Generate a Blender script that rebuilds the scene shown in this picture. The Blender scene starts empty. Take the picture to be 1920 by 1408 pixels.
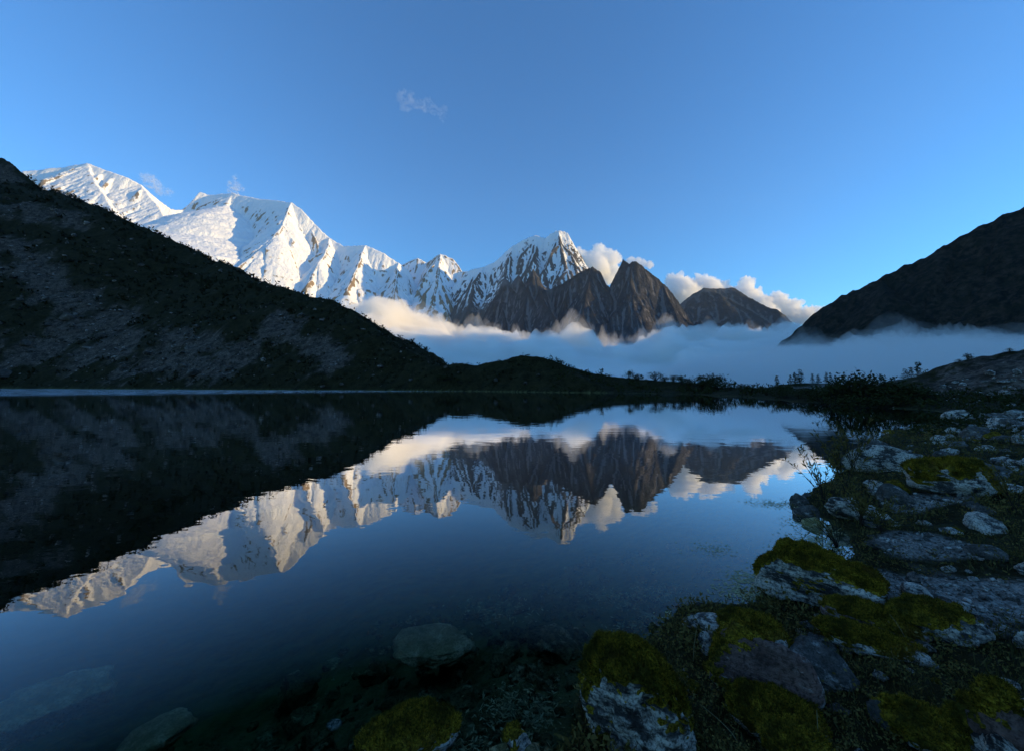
import bpy, bmesh, math, random
import numpy as np
from mathutils import Vector, Matrix

# ------------------------------------------------------------------ camera, sky, sun, exposure
scene = bpy.context.scene
COL = scene.collection
CAMH, FPX, PITCH = 2.6, 720.0, math.radians(2.5)
cam_d = bpy.data.cameras.new('camera')
cam = bpy.data.objects.new('camera', cam_d); COL.objects.link(cam)
cam_d.sensor_width = 36.0; cam_d.lens = 36.0 * FPX / 1920.0
cam_d.shift_y = -15.0 / 1920.0
cam_d.clip_start = 0.05; cam_d.clip_end = 200000.0
cam.location = (0, 0, CAMH); cam.rotation_euler = (math.radians(90) + PITCH, 0, 0)
scene.camera = cam

SUN_AZ, SUN_EL = math.radians(94), math.radians(8.0)      # azimuth clockwise from +Y
world = bpy.data.worlds.new('World'); scene.world = world; world.use_nodes = True
wn = world.node_tree.nodes; wl = world.node_tree.links
bg = wn['Background']
sky = wn.new('ShaderNodeTexSky'); sky.sky_type = 'NISHITA'; sky.sun_disc = False
sky.sun_elevation = SUN_EL; sky.sun_rotation = SUN_AZ
sky.altitude = 2000; sky.air_density = 1.4; sky.dust_density = 0.1; sky.ozone_density = 4.0
tint = wn.new('ShaderNodeMix'); tint.data_type = 'RGBA'; tint.blend_type = 'MULTIPLY'
tint.inputs['Factor'].default_value = 1.0
tint.inputs['B'].default_value = (0.64, 1.0, 1.24, 1)
wl.new(sky.outputs[0], tint.inputs['A']); wl.new(tint.outputs['Result'], bg.inputs['Color'])
bg.inputs['Strength'].default_value = 0.15

sun_d = bpy.data.lights.new('sun', 'SUN'); sun = bpy.data.objects.new('sun', sun_d); COL.objects.link(sun)
sun_d.energy = 3.5; sun_d.angle = math.radians(0.5); sun_d.color = (1.0, 0.69, 0.29)
sdir = Vector((math.sin(SUN_AZ) * math.cos(SUN_EL), math.cos(SUN_AZ) * math.cos(SUN_EL), math.sin(SUN_EL)))
sun.rotation_euler = sdir.to_track_quat('Z', 'Y').to_euler()

scene.view_settings.view_transform = 'Standard'; scene.view_settings.look = 'None'
scene.view_settings.exposure = 0.9; scene.view_settings.gamma = 1.0
scene.view_settings.use_curve_mapping = False
cy = scene.cycles
cy.use_denoising = True
try: cy.denoiser = 'OPENIMAGEDENOISE'
except Exception: pass
cy.max_bounces = 14; cy.diffuse_bounces = 3; cy.glossy_bounces = 3; cy.transmission_bounces = 4
cy.transparent_max_bounces = 12; cy.volume_bounces = 12
cy.caustics_reflective = False; cy.caustics_refractive = False
cy.sample_clamp_indirect = 4.0

# ------------------------------------------------------------------ helpers
random.seed(7); RNG = np.random.default_rng(7)
PY0 = 704.0 - 15.0
CP, SP = math.cos(PITCH), math.sin(PITCH)
def ray(px, py):
    x = (px - 960.0) / FPX; y = (PY0 - py) / FPX
    return np.array([x, CP - y * SP, SP + y * CP])           # right, forward, up
def at(px, py, Y):
    """the point that lies Y metres ahead in the direction of a picture point"""
    d = ray(px, py); k = Y / d[1]
    return np.array([d[0] * k, Y, CAMH + d[2] * k])
def onz(px, py, z=0.0):
    d = ray(px, py); k = (z - CAMH) / d[2]
    return np.array([d[0] * k, d[1] * k, z])

_p = np.random.default_rng(11).permutation(256); PERM = np.concatenate([_p, _p, _p]).astype(np.int32)
_a = np.random.default_rng(12).uniform(0, 2 * np.pi, 256); G2 = np.stack([np.cos(_a), np.sin(_a)], 1).astype(np.float32)
_g = np.random.default_rng(13).normal(size=(256, 3)); G3 = (_g / np.linalg.norm(_g, axis=1)[:, None]).astype(np.float32)
def fade(t): return t * t * t * (t * (t * 6 - 15) + 10)
def pn2(x, y, seed=0):
    x = np.asarray(x, np.float64) + seed * 17.31; y = np.asarray(y, np.float64) - seed * 9.17
    xi = np.floor(x).astype(np.int64); yi = np.floor(y).astype(np.int64)
    xf = x - xi; yf = y - yi; xi &= 255; yi &= 255
    u, v = fade(xf), fade(yf)
    def g(ix, iy, dx, dy):
        q = G2[PERM[PERM[ix & 255] + (iy & 255)]]
        return q[..., 0] * dx + q[..., 1] * dy
    a = g(xi, yi, xf, yf); b = g(xi + 1, yi, xf - 1, yf); c = g(xi, yi + 1, xf, yf - 1); d = g(xi + 1, yi + 1, xf - 1, yf - 1)
    return (a + u * (b - a)) * (1 - v) + (c + u * (d - c)) * v
def pn3(x, y, z, seed=0):
    x = np.asarray(x, np.float64) + seed * 7.3; y = np.asarray(y, np.float64) + seed * 3.1; z = np.asarray(z, np.float64) - seed * 5.7
    xi = np.floor(x).astype(np.int64); yi = np.floor(y).astype(np.int64); zi = np.floor(z).astype(np.int64)
    xf, yf, zf = x - xi, y - yi, z - zi
    u, v, w = fade(xf), fade(yf), fade(zf)
    r = 0
    for i in (0, 1):
        for j in (0, 1):
            for k in (0, 1):
                q = G3[PERM[PERM[PERM[(xi + i) & 255] + ((yi + j) & 255)] + ((zi + k) & 255)]]
                dot = q[..., 0] * (xf - i) + q[..., 1] * (yf - j) + q[..., 2] * (zf - k)
                r = r + dot * (u if i else 1 - u) * (v if j else 1 - v) * (w if k else 1 - w)
    return r
def fbm2(x, y, o=4, seed=0, gain=0.5):
    r = 0; a = 1.0
    for k in range(o):
        r = r + a * pn2(x, y, seed + k); a *= gain; x = x * 2.03; y = y * 2.03
    return r
def rid2(x, y, o=4, seed=0, gain=0.5):
    r = 0; a = 1.0; t = 0
    for k in range(o):
        r = r + a * (1 - 2.2 * np.abs(pn2(x, y, seed + k))); t += a; a *= gain; x = x * 2.07; y = y * 2.07
    return r / t
def fbm3(x, y, z, o=3, seed=0, gain=0.5):
    r = 0; a = 1.0
    for k in range(o):
        r = r + a * pn3(x, y, z, seed + k); a *= gain; x = x * 2.03; y = y * 2.03; z = z * 2.03
    return r
def sstep(a, b, x):
    t = np.clip((x - a) / (b - a), 0, 1); return t * t * (3 - 2 * t)

def mesh_np(name, V, F, mat=None, smooth=True, attrs=None):
    """V (n,3); F (m,3) or (m,4) or a list of such arrays"""
    me = bpy.data.meshes.new(name)
    Fs = F if isinstance(F, list) else [F]
    Fs = [np.asarray(f, np.int32) for f in Fs if len(f)]
    V = np.asarray(V, np.float32)
    me.vertices.add(len(V)); me.vertices.foreach_set('co', V.ravel())
    tot = np.concatenate([np.full(len(f), f.shape[1], np.int32) for f in Fs])
    loops = np.concatenate([f.ravel() for f in Fs])
    start = np.concatenate([[0], np.cumsum(tot)[:-1]]).astype(np.int32)
    me.loops.add(len(loops)); me.loops.foreach_set('vertex_index', loops)
    me.polygons.add(len(tot)); me.polygons.foreach_set('loop_start', start)
    try: me.polygons.foreach_set('loop_total', tot)
    except Exception: pass
    me.update(calc_edges=True)
    me.polygons.foreach_set('use_smooth', np.full(len(tot), smooth, dtype=bool))
    for k, v in (attrs or {}).items():
        a = me.attributes.new(k, 'FLOAT', 'POINT'); a.data.foreach_set('value', np.asarray(v, np.float32).ravel())
    if mat: me.materials.append(mat)
    me.validate()
    return me
def link(name, me, parent=None, loc=None, label=None, cat=None, group=None, kind=None):
    o = bpy.data.objects.new(name, me); COL.objects.link(o)
    if parent: o.parent = parent
    if loc is not None: o.location = loc
    if label: o['label'] = label
    if cat: o['category'] = cat
    if group: o['group'] = group
    if kind: o['kind'] = kind
    return o
def grid_faces(nr, nc, flip=False):
    i = np.arange(nr * nc).reshape(nr, nc)
    q = np.stack([i[:-1, :-1], i[:-1, 1:], i[1:, 1:], i[1:, :-1]], -1).reshape(-1, 4)
    return q[:, ::-1] if flip else q

# ------------------------------------------------------------------ material helpers
class NT:
    def __init__(s, name):
        s.m = bpy.data.materials.new(name); s.m.use_nodes = True
        s.t = s.m.node_tree; s.n = s.t.nodes; s.l = s.t.links
        s.b = s.n['Principled BSDF']; s.out = s.n['Material Output']
        s.b.inputs['Roughness'].default_value = 0.9
        s.b.inputs['Specular IOR Level'].default_value = 0.04
    def new(s, t, **kw):
        n = s.n.new(t)
        for k, v in kw.items(): setattr(n, k, v)
        return n
    def put(s, sock, v):
        if hasattr(v, 'is_linked') or isinstance(v, bpy.types.NodeSocket): s.l.new(v, sock)
        else: sock.default_value = v
    def noise(s, scale, detail=5, rough=0.6, coord='Object', vec=None, dist=0.0):
        n = s.new('ShaderNodeTexNoise'); n.inputs['Scale'].default_value = scale
        n.inputs['Detail'].default_value = detail; n.inputs['Roughness'].default_value = rough
        n.inputs['Distortion'].default_value = dist
        if vec is None:
            vec = s.coord(coord)
        s.l.new(vec, n.inputs['Vector']); return n.outputs['Fac']
    def coord(s, c='Object'):
        if not hasattr(s, 'tc'): s.tc = s.new('ShaderNodeTexCoord')
        return s.tc.outputs[c]
    def mapping(s, scale, coord='Object', rot=(0, 0, 0)):
        m = s.new('ShaderNodeMapping'); m.inputs['Scale'].default_value = scale; m.inputs['Rotation'].default_value = rot
        s.l.new(s.coord(coord), m.inputs['Vector']); return m.outputs[0]
    def ramp(s, fac, *stops):
        r = s.new('ShaderNodeValToRGB'); e = r.color_ramp.elements
        while len(e) < len(stops): e.new(0.5)
        for k, (p, c) in enumerate(stops):
            e[k].position = p; e[k].color = (c, c, c, 1) if not hasattr(c, '__len__') else (*c, 1)
        s.l.new(fac, r.inputs[0]); return r.outputs[0]
    def mix(s, fac, a, b):
        m = s.new('ShaderNodeMix', data_type='RGBA')
        s.put(m.inputs['Factor'], fac)
        s.put(m.inputs['A'], a if not isinstance(a, tuple) or len(a) == 4 else (*a, 1))
        s.put(m.inputs['B'], b if not isinstance(b, tuple) or len(b) == 4 else (*b, 1))
        return m.outputs['Result']
    def math(s, op, a, b=0.0, clamp=False):
        m = s.new('ShaderNodeMath', operation=op, use_clamp=clamp)
        s.put(m.inputs[0], a); s.put(m.inputs[1], b); return m.outputs[0]
    def mrange(s, v, a, b, c=0.0, d=1.0, smooth=True):
        m = s.new('ShaderNodeMapRange', interpolation_type='SMOOTHSTEP' if smooth else 'LINEAR')
        s.put(m.inputs['Value'], v)
        for k, q in zip(('From Min', 'From Max', 'To Min', 'To Max'), (a, b, c, d)): m.inputs[k].default_value = q
        return m.outputs['Result']
    def attr(s, name):
        a = s.new('ShaderNodeAttribute', attribute_name=name); return a.outputs['Fac']
    def bump(s, h, strength=0.5, dist=0.1):
        b = s.new('ShaderNodeBump'); b.inputs['Strength'].default_value = strength; b.inputs['Distance'].default_value = dist
        s.l.new(h, b.inputs['Height']); return b.outputs[0]
    def done(s, color=None, normal=None, rough=None):
        if color is not None: s.put(s.b.inputs['Base Color'], color if not isinstance(color, tuple) or len(color) == 4 else (*color, 1))
        if normal is not None: s.l.new(normal, s.b.inputs['Normal'])
        if rough is not None: s.put(s.b.inputs['Roughness'], rough)
        return s.m
    def volume(s, color, density, aniso=0.0, absorb=None):
        s.n.remove(s.b)
        v = s.new('ShaderNodeVolumePrincipled')
        v.inputs['Color'].default_value = (*color, 1); s.put(v.inputs['Density'], density); v.inputs['Anisotropy'].default_value = aniso
        s.l.new(v.outputs[0], s.out.inputs['Volume']); return s.m

#@@MATS
def mat_snow(name, line, band, rock, rock2, slope_lo, slope_hi, rag=0.5, iso=0.3, gul=0.2):
    t = NT(name)
    geo = t.new('ShaderNodeNewGeometry')
    sx = t.new('ShaderNodeSeparateXYZ'); t.l.new(geo.outputs['Normal'], sx.inputs[0])
    sp = t.new('ShaderNodeSeparateXYZ'); t.l.new(geo.outputs['Position'], sp.inputs[0])
    n1 = t.noise(0.0016, 6, 0.62); n2 = t.noise(0.008, 8, 0.7)
    fl = t.noise(1.0, 6, 0.65, vec=t.mapping((0.012, 0.012, 0.0022)))
    alt = t.math('ADD', sp.outputs['Z'], t.math('MULTIPLY', t.math('SUBTRACT', n1, 0.5), band * 2.2))
    alt = t.math('ADD', alt, t.math('MULTIPLY', t.math('SUBTRACT', fl, 0.5), band * 1.6))
    high = t.mrange(alt, line - band * 0.5, line + band * 0.5)
    nz = t.math('ADD', sx.outputs['Z'], t.math('MULTIPLY', t.math('SUBTRACT', n2, 0.5), rag * 1.1))
    nz = t.math('ADD', nz, t.math('MULTIPLY', t.math('SUBTRACT', fl, 0.5), rag))
    nz = t.math('ADD', nz, t.math('MULTIPLY', t.attr('gully'), gul))
    lowr = t.mrange(alt, line - band, line + band * 3.0, 0.16, 0.0, smooth=False)
    flat = t.mrange(t.math('SUBTRACT', nz, lowr), slope_lo, slope_hi)
    snow = t.math('MULTIPLY', high, flat)
    rc = t.mix(t.noise(0.004, 7, 0.7), rock, rock2)
    col = t.mix(snow, rc, (0.86, 0.88, 0.90))
    h = t.math('ADD', t.math('MULTIPLY', t.noise(0.02, 8, 0.7), iso), fl)
    nb = t.bump(h, 0.7, 55.0)
    return t.done(col, nb)
def mat_rock(name, c1, c2, c3, sc=0.004, bump=60.0):
    t = NT(name)
    fl = t.noise(1.0, 8, 0.68, vec=t.mapping((sc * 4, sc * 4, sc * 1.0)))
    n1 = t.noise(sc, 8, 0.65)
    col = t.mix(t.ramp(fl, (0.42, 0.0), (0.66, 1.0)), c1, c2)
    col = t.mix(t.ramp(n1, (0.45, 0.0), (0.62, 0.75)), col, c3)
    col = t.mix(t.ramp(t.noise(sc * 3, 8, 0.72), (0.36, 0.8), (0.5, 0.0)), col, tuple(v * 0.5 for v in c1))
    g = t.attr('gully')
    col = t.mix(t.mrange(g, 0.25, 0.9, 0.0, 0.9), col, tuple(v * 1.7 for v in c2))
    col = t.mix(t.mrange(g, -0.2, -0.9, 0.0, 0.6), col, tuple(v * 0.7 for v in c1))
    return t.done(col, t.bump(t.math('ADD', fl, t.noise(sc * 6, 8, 0.7)), 0.8, bump))

# ------------------------------------------------------------------ ridge-built mountains
def ridge_field(X, Y, polys):
    H = np.full(X.shape, -1e9); S = np.zeros(X.shape); D = np.zeros(X.shape)
    for pi, (P, slope) in enumerate(polys):
        s0 = pi * 3777.0
        for a, b in zip(P[:-1], P[1:]):
            ab = b[:2] - a[:2]; L2 = max(float(ab @ ab), 1e-6); L = math.sqrt(L2)
            t = np.clip(((X - a[0]) * ab[0] + (Y - a[1]) * ab[1]) / L2, 0, 1)
            d = np.hypot(X - a[0] - ab[0] * t, Y - a[1] - ab[1] * t)
            h = a[2] + (b[2] - a[2]) * t - slope * d
            m = h > H
            H = np.where(m, h, H); D = np.where(m, d, D); S = np.where(m, s0 + t * L, S)
            s0 += L
    return H, S, D
def spurs(P, every, length, drop, slope, rng, sub=0, toward=(0, -1), spread=0.5, start=25, face=None):
    """side ridges that leave a ridge line and run down towards the valley"""
    out = []
    seg = np.hypot(*(np.diff(P[:, :2], axis=0).T)); cum = np.concatenate([[0], np.cumsum(seg)])
    s = every * rng.uniform(0.3, 0.7)
    tw = np.array(toward, float)
    while s < cum[-1]:
        k = min(np.searchsorted(cum, s) - 1, len(seg) - 1); k = max(k, 0)
        f = (s - cum[k]) / max(seg[k], 1e-6); p = P[k] + (P[k + 1] - P[k]) * f
        ang = math.atan2(tw[1], tw[0]) + rng.normal(0, spread)
        L = length * rng.uniform(0.6, 1.3); n = 6; q = [p - np.array([0, 0, start])]
        for i in range(n):
            ang += rng.normal(0, 0.16)
            st = L / n
            q.append(q[-1] + np.array([math.cos(ang) * st, math.sin(ang) * st, -drop * st * rng.uniform(0.55, 1.45)]))
        q = np.array(q); out.append((q, slope * rng.uniform(0.9, 1.15)))
        if sub:
            for sg in (-1, 1):
                a2 = ang + sg * 1.1
                out += spurs(q, every * 0.7, length * 0.38, drop * 1.35, slope * 1.1, rng, 0, (math.cos(a2), math.sin(a2)), 0.3, 12)
        s += every * rng.uniform(0.7, 1.35)
    return out
def blur(A, ry, rx):
    for r_, ax in ((ry, 0), (rx, 1)):
        P = np.concatenate([np.repeat(np.take(A, [0], ax), r_ + 1, ax), A, np.repeat(np.take(A, [-1], ax), r_, ax)], ax)
        c = np.cumsum(P, ax); n = A.shape[ax]; k = 2 * r_ + 1
        A = (np.take(c, np.arange(k, k + n), ax) - np.take(c, np.arange(0, n), ax)) / k
    return A
def range_mesh(name, polys, az0, az1, ncol, y0, y1, nrow, mat, warp=60.0, flute=1.0, fine=1.0, base=-150.0, seed=3, label=None, crag=0.0, iso=0.0, jag=0.15):
    az = np.linspace(math.radians(az0), math.radians(az1), ncol)
    yy = np.linspace(y0, y1, nrow)
    R = yy[:, None]
    X = R * np.tan(az)[None, :]; Y = np.repeat(R, ncol, 1)
    wx = warp * fbm2(X / 900, Y / 900, 4, seed); wy = warp * fbm2(X / 900, Y / 900, 4, seed + 20)
    wx += 0.35 * warp * fbm2(X / 180, Y / 180, 3, seed + 5); wy += 0.35 * warp * fbm2(X / 180, Y / 180, 3, seed + 25)
    H, S, D = ridge_field(X + wx, Y + wy, polys)
    DM = ridge_field(X + wx, Y + wy, polys[:1])[2]
    rampd = sstep(0, 700, D)
    fl = rid2(S / 420, D / 2400, 2, seed + 40) * 95 + rid2(S / 150, D / 1100, 2, seed + 50) * 46 + rid2(S / 55, D / 500, 2, seed + 55) * 17
    H = H + flute * (fl - 60) * (0.12 + 0.88 * rampd)
    H = H + fine * (fbm2(X / 260, Y / 260, 5, seed + 60, 0.55) * 60 * (0.08 + 0.92 * rampd) + rid2(X / 90, Y / 90, 3, seed + 70) * 12 * (0.35 + 0.65 * rampd))
    H = H + ((rid2(S / 80, D / 420, 3, seed + 80, 0.6) - 0.5) * 60 * crag + (rid2(X / 150, Y / 150, 4, seed + 85, 0.62) - 0.5) * 60 * iso) * (jag + (1 - jag) * sstep(0, 220, D))
    H = np.maximum(H, base + 20 * fbm2(X / 300, Y / 300, 3, seed))
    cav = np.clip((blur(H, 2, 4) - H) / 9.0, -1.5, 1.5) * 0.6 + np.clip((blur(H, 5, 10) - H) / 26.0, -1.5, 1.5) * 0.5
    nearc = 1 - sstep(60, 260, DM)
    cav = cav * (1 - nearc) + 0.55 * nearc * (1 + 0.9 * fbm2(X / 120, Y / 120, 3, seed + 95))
    V = np.stack([X, Y, H], -1).reshape(-1, 3)
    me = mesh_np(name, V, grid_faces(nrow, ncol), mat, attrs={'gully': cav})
    return link(name, me, kind='structure', label=label)
def line(*pts): return np.array([at(*p) for p in pts])

M_SNOW_L = mat_snow('high_snow', 1150, 420, (0.15, 0.12, 0.09), (0.36, 0.26, 0.15), 0.24, 0.37, 0.5, 0.15, 0.15)
M_SNOW_C = mat_snow('snow_over_dark_rock', 1330, 260, (0.055, 0.054, 0.054), (0.13, 0.115, 0.105), 0.37, 0.47, 0.55, 0.6, 0.22)
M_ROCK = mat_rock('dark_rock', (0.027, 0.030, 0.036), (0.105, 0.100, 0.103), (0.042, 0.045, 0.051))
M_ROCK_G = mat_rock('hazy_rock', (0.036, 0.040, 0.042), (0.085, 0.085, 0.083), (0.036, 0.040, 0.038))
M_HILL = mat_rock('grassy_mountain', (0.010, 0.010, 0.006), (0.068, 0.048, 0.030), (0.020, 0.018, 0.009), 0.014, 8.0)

rng = np.random.default_rng(21)
# the high snow range on the left
mainL = line((-260, 400, 8600), (-60, 345, 8700), (40, 322, 8800), (110, 315, 8900), (162, 307, 8900), (200, 321, 8800), (240, 335, 8700), (262, 346, 8700), (290, 371, 8700), (322, 393, 8800), (347, 394, 9000),
             (376, 361, 9400), (390, 366, 9400), (437, 364, 9200), (480, 372, 9000), (522, 378, 8700), (546, 381, 8500), (566, 396, 8400), (592, 421, 8300), (620, 447, 8200), (645, 463, 8100), (685, 461, 8000),
             (720, 475, 7900), (746, 492, 7900), (765, 508, 8000))
far_pk = line((745, 500, 8900), (770, 489, 8900), (784, 484, 8900), (802, 494, 8900), (815, 484, 8300), (827, 477, 8100), (846, 486, 8100), (864, 510, 8000), (880, 510, 7900))
spurL = [(line((546, 381, 8500), (535, 402, 8000), (520, 432, 7500), (490, 468, 7000), (448, 502, 6500), (420, 540, 6100)), 1.25),
         (line((262, 346, 8700), (300, 395, 8100), (335, 440, 7600), (370, 500, 7000)), 1.15),
         (line((162, 307, 8900), (190, 360, 8100), (230, 420, 7300)), 1.15),
         (line((437, 364, 9200), (425, 385, 8900), (395, 430, 8300), (372, 470, 7800)), 0.75),
         (line((620, 447, 8200), (600, 490, 7300), (570, 550, 6600), (540, 600, 6200)), 1.4),
         (line((685, 461, 8000), (668, 500, 7300), (650, 545, 6700), (640, 600, 6300)), 1.4),
         (line((746, 492, 7900), (742, 530, 7200), (735, 570, 6700), (720, 620, 6300)), 1.45),
         (line((827, 477, 8100), (822, 520, 7400), (815, 565, 6900), (800, 620, 6500)), 1.6)]
pl = [(mainL, 1.9), (far_pk, 2.2)] + spurL
for s in spurL[:3] + spurL[4:]: pl += spurs(s[0], 330, 750, 1.2, 1.9, rng, 0, (0.8, -0.6), 0.4, 10) + spurs(s[0], 330, 750, 1.2, 1.9, rng, 0, (-0.8, -0.6), 0.4, 10)
pl += spurs(mainL[:11], 420, 1500, 1.2, 2.0, rng, 0, (0.15, -1), 0.3, 60) + spurs(mainL[16:], 360, 1500, 1.2, 2.0, rng, 0, (0.15, -1), 0.3, 60)
range_mesh('snow_mountain', pl, -58, -5.5, 620, 5600, 10200, 330, M_SNOW_L, 55, 1.2, 0.25, crag=1.3, iso=0.28, label='high snow mountain with sunlit faces above the dark moraine slope')
# the jagged snow peak in the middle, dark buttresses below
mainC = line((850, 540, 7500), (880, 509, 7500), (908, 502, 7500), (927, 494, 7450), (942, 479, 7450), (962, 463, 7400), (985, 450, 7400), (1006, 443, 7400), (1024, 449, 7350), (1033, 441, 7300), (1042, 435, 7300), (1050, 433, 7300),
             (1062, 438, 7300), (1070, 455, 7300), (1080, 474, 7300), (1090, 505, 7300), (1096, 560, 7300))
spC = [(line((1048, 433, 7300), (1052, 460, 6950), (1062, 500, 6550), (1075, 545, 6200), (1085, 600, 5900)), 1.9),
       (line((1006, 443, 7400), (1000, 475, 7050), (1012, 515, 6600), (1020, 560, 6200), (1030, 610, 5900)), 1.7),
       (line((962, 463, 7400), (950, 495, 7000), (946, 522, 6600), (930, 565, 6200), (915, 610, 5900)), 1.7),
       (line((908, 502, 7500), (890, 530, 7050), (880, 565, 6650), (865, 605, 6200)), 1.6)]
pc = [(mainC, 1.9)] + spC
for s in spC: pc += spurs(s[0], 260, 600, 1.25, 2.1, rng, 0, (0.8, -0.6), 0.4, 8) + spurs(s[0], 260, 600, 1.25, 2.1, rng, 0, (-0.8, -0.6), 0.4, 8)
pc += spurs(mainC[:13], 270, 1300, 1.15, 2.1, rng, 0, (-0.1, -1), 0.25, 60)
range_mesh('snow_peak', pc, -10, 18, 420, 5300, 8300, 280, M_SNOW_C, 45, 0.8, 1.0, crag=1.1, iso=0.9, jag=0.4, seed=9, label='jagged snow-capped peak with two summits and dark rock ribs')
# bare rock mountain with the pointed twin top
tA = [(line((925, 560, 6250), (946, 521, 6200), (958, 535, 6150), (972, 516, 6150), (986, 540, 6100), (1001, 505, 6150), (1012, 530, 6150), (1030, 545, 6150)), 2.0),
      (line((1030, 545, 6150), (1060, 530, 6000), (1086, 511, 5900), (1110, 501, 5850), (1126, 512, 5850), (1134, 530, 5850), (1141, 575, 5850), (1150, 525, 5800), (1168, 487, 5750), (1180, 496, 5700), (1190, 489, 5650), (1206, 501, 5650), (1236, 526, 5650), (1262, 552, 5650), (1286, 586, 5650), (1296, 612, 5650), (1305, 650, 5650)), 2.4),
      (line((1182, 496, 5700), (1183, 530, 5450), (1188, 570, 5250), (1203, 612, 5050), (1220, 650, 4900)), 1.9),
      (line((1110, 501, 5850), (1100, 540, 5500), (1090, 590, 5200), (1080, 640, 4900)), 1.8),
      (line((1240, 530, 5650), (1262, 575, 5350), (1280, 620, 5100)), 1.9),
      (line((1220, 640, 4600), (1235, 618, 4600), (1250, 630, 4600), (1285, 628, 4600), (1306, 605, 4600), (1316, 605, 4600), (1334, 634, 4600), (1345, 660, 4600)), 1.6)]
pr = list(tA)
for s in (tA[2], tA[3], tA[4]): pr += spurs(s[0], 200, 420, 1.35, 2.2, rng, 0, (0.8, -0.6), 0.4, 5) + spurs(s[0], 200, 420, 1.35, 2.2, rng, 0, (-0.8, -0.6), 0.4, 5)
pr += spurs(tA[1][0], 210, 900, 1.35, 2.4, rng, 0, (0, -1), 0.3, 90) + spurs(tA[0][0], 160, 900, 1.1, 2.0, rng, 0, (0, -1), 0.3, 10)
range_mesh('rock_mountain', pr, -8, 33, 520, 4200, 6500, 260, M_ROCK, 34, 0.6, 0.7, crag=1.1, iso=1.0, jag=0.35, seed=15, label='bare dark rock mountain with a pointed twin top above the fog')
# flat-topped mountain farther right
tB = [(line((1235, 640, 7600), (1275, 570, 7600), (1300, 551, 7600), (1318, 541, 7600), (1340, 543, 7600), (1362, 541, 7600), (1376, 540, 7600), (1386, 556, 7600), (1402, 571, 7500), (1430, 586, 7400), (1462, 598, 7300), (1484, 606, 7200), (1530, 640, 7200)), 1.15)]
tB += spurs(tB[0][0], 380, 1400, 0.65, 1.1, rng, 0, (-0.1, -1), 0.35, 30)
range_mesh('flat_topped_mountain', tB, 17, 44, 260, 5900, 8600, 140, M_ROCK_G, 35, 0.5, 0.7, crag=0.9, iso=0.8, jag=0.3, seed=19, label='flat-topped grey mountain in front of bright cumulus clouds')
# the dark valley wall on the right; it runs on beside and behind the camera
tR = [(np.array([at(1440, 655, 1500), at(1475, 632, 1480), at(1502, 612, 1460), at(1540, 581, 1430), at(1582, 556, 1400), at(1622, 540, 1380), at(1642, 527, 1360), at(1692, 500, 1330), at(1742, 481, 1300), at(1772, 460, 1270), at(1842, 421, 1230), at(1922, 383, 1180),
                  (1900, 950, 740), (2150, 600, 930), (2300, 100, 1080), (2350, -600, 1180), (2300, -1600, 1200), (2100, -3000, 1150)]), 0.95)]
rr = spurs(tR[0][0], 150, 800, 0.62, 1.0, rng, 0, (-0.35, -0.94), 0.22, 10)
tR += rr
def right_wall():
    az = np.concatenate([np.radians(np.linspace(22, 66, 420)), np.radians(np.linspace(66.5, 150, 150))])
    rad = np.concatenate([np.geomspace(380, 3600, 260)])
    X = rad[:, None] * np.sin(az)[None]; Y = rad[:, None] * np.cos(az)[None]
    w = 22 * fbm2(X / 300, Y / 300, 4, 31)
    H, S, D = ridge_field(X + w, Y - w, tR)
    H = H + (rid2(S / 110, D / 600, 3, 33) - 0.6) * 40 * sstep(0, 200, D) + fbm2(X / 70, Y / 70, 4, 35) * 14 * sstep(0, 60, D) + rid2(X / 26, Y / 26, 3, 36, 0.6) * 4.5
    H = np.maximum(H, -40)
    V = np.stack([X, Y, H], -1).reshape(-1, 3)
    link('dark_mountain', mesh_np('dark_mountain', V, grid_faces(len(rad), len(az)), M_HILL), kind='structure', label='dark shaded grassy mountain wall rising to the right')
right_wall()
tH = [(np.array([(2600, 1500, 820), (3300, 2400, 900), (3900, 3400, 900), (4300, 4300, 820), (4500, 5200, 700), (4600, 6200, 540), (4700, 7200, 420)]), 0.7)]  # unseen ridge added to keep the low sun off the valley fog
tH += spurs(tH[0][0], 500, 900, 0.5, 0.8, rng, 0, (-1, 0.1), 0.25, 20)
range_mesh('sun_block_ridge', tH, 26, 66, 150, 1400, 7600, 110, M_HILL, 40, 0.3, 0.5, seed=27, label='unseen dark ridge added behind the right mountain to shade the fog')

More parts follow.
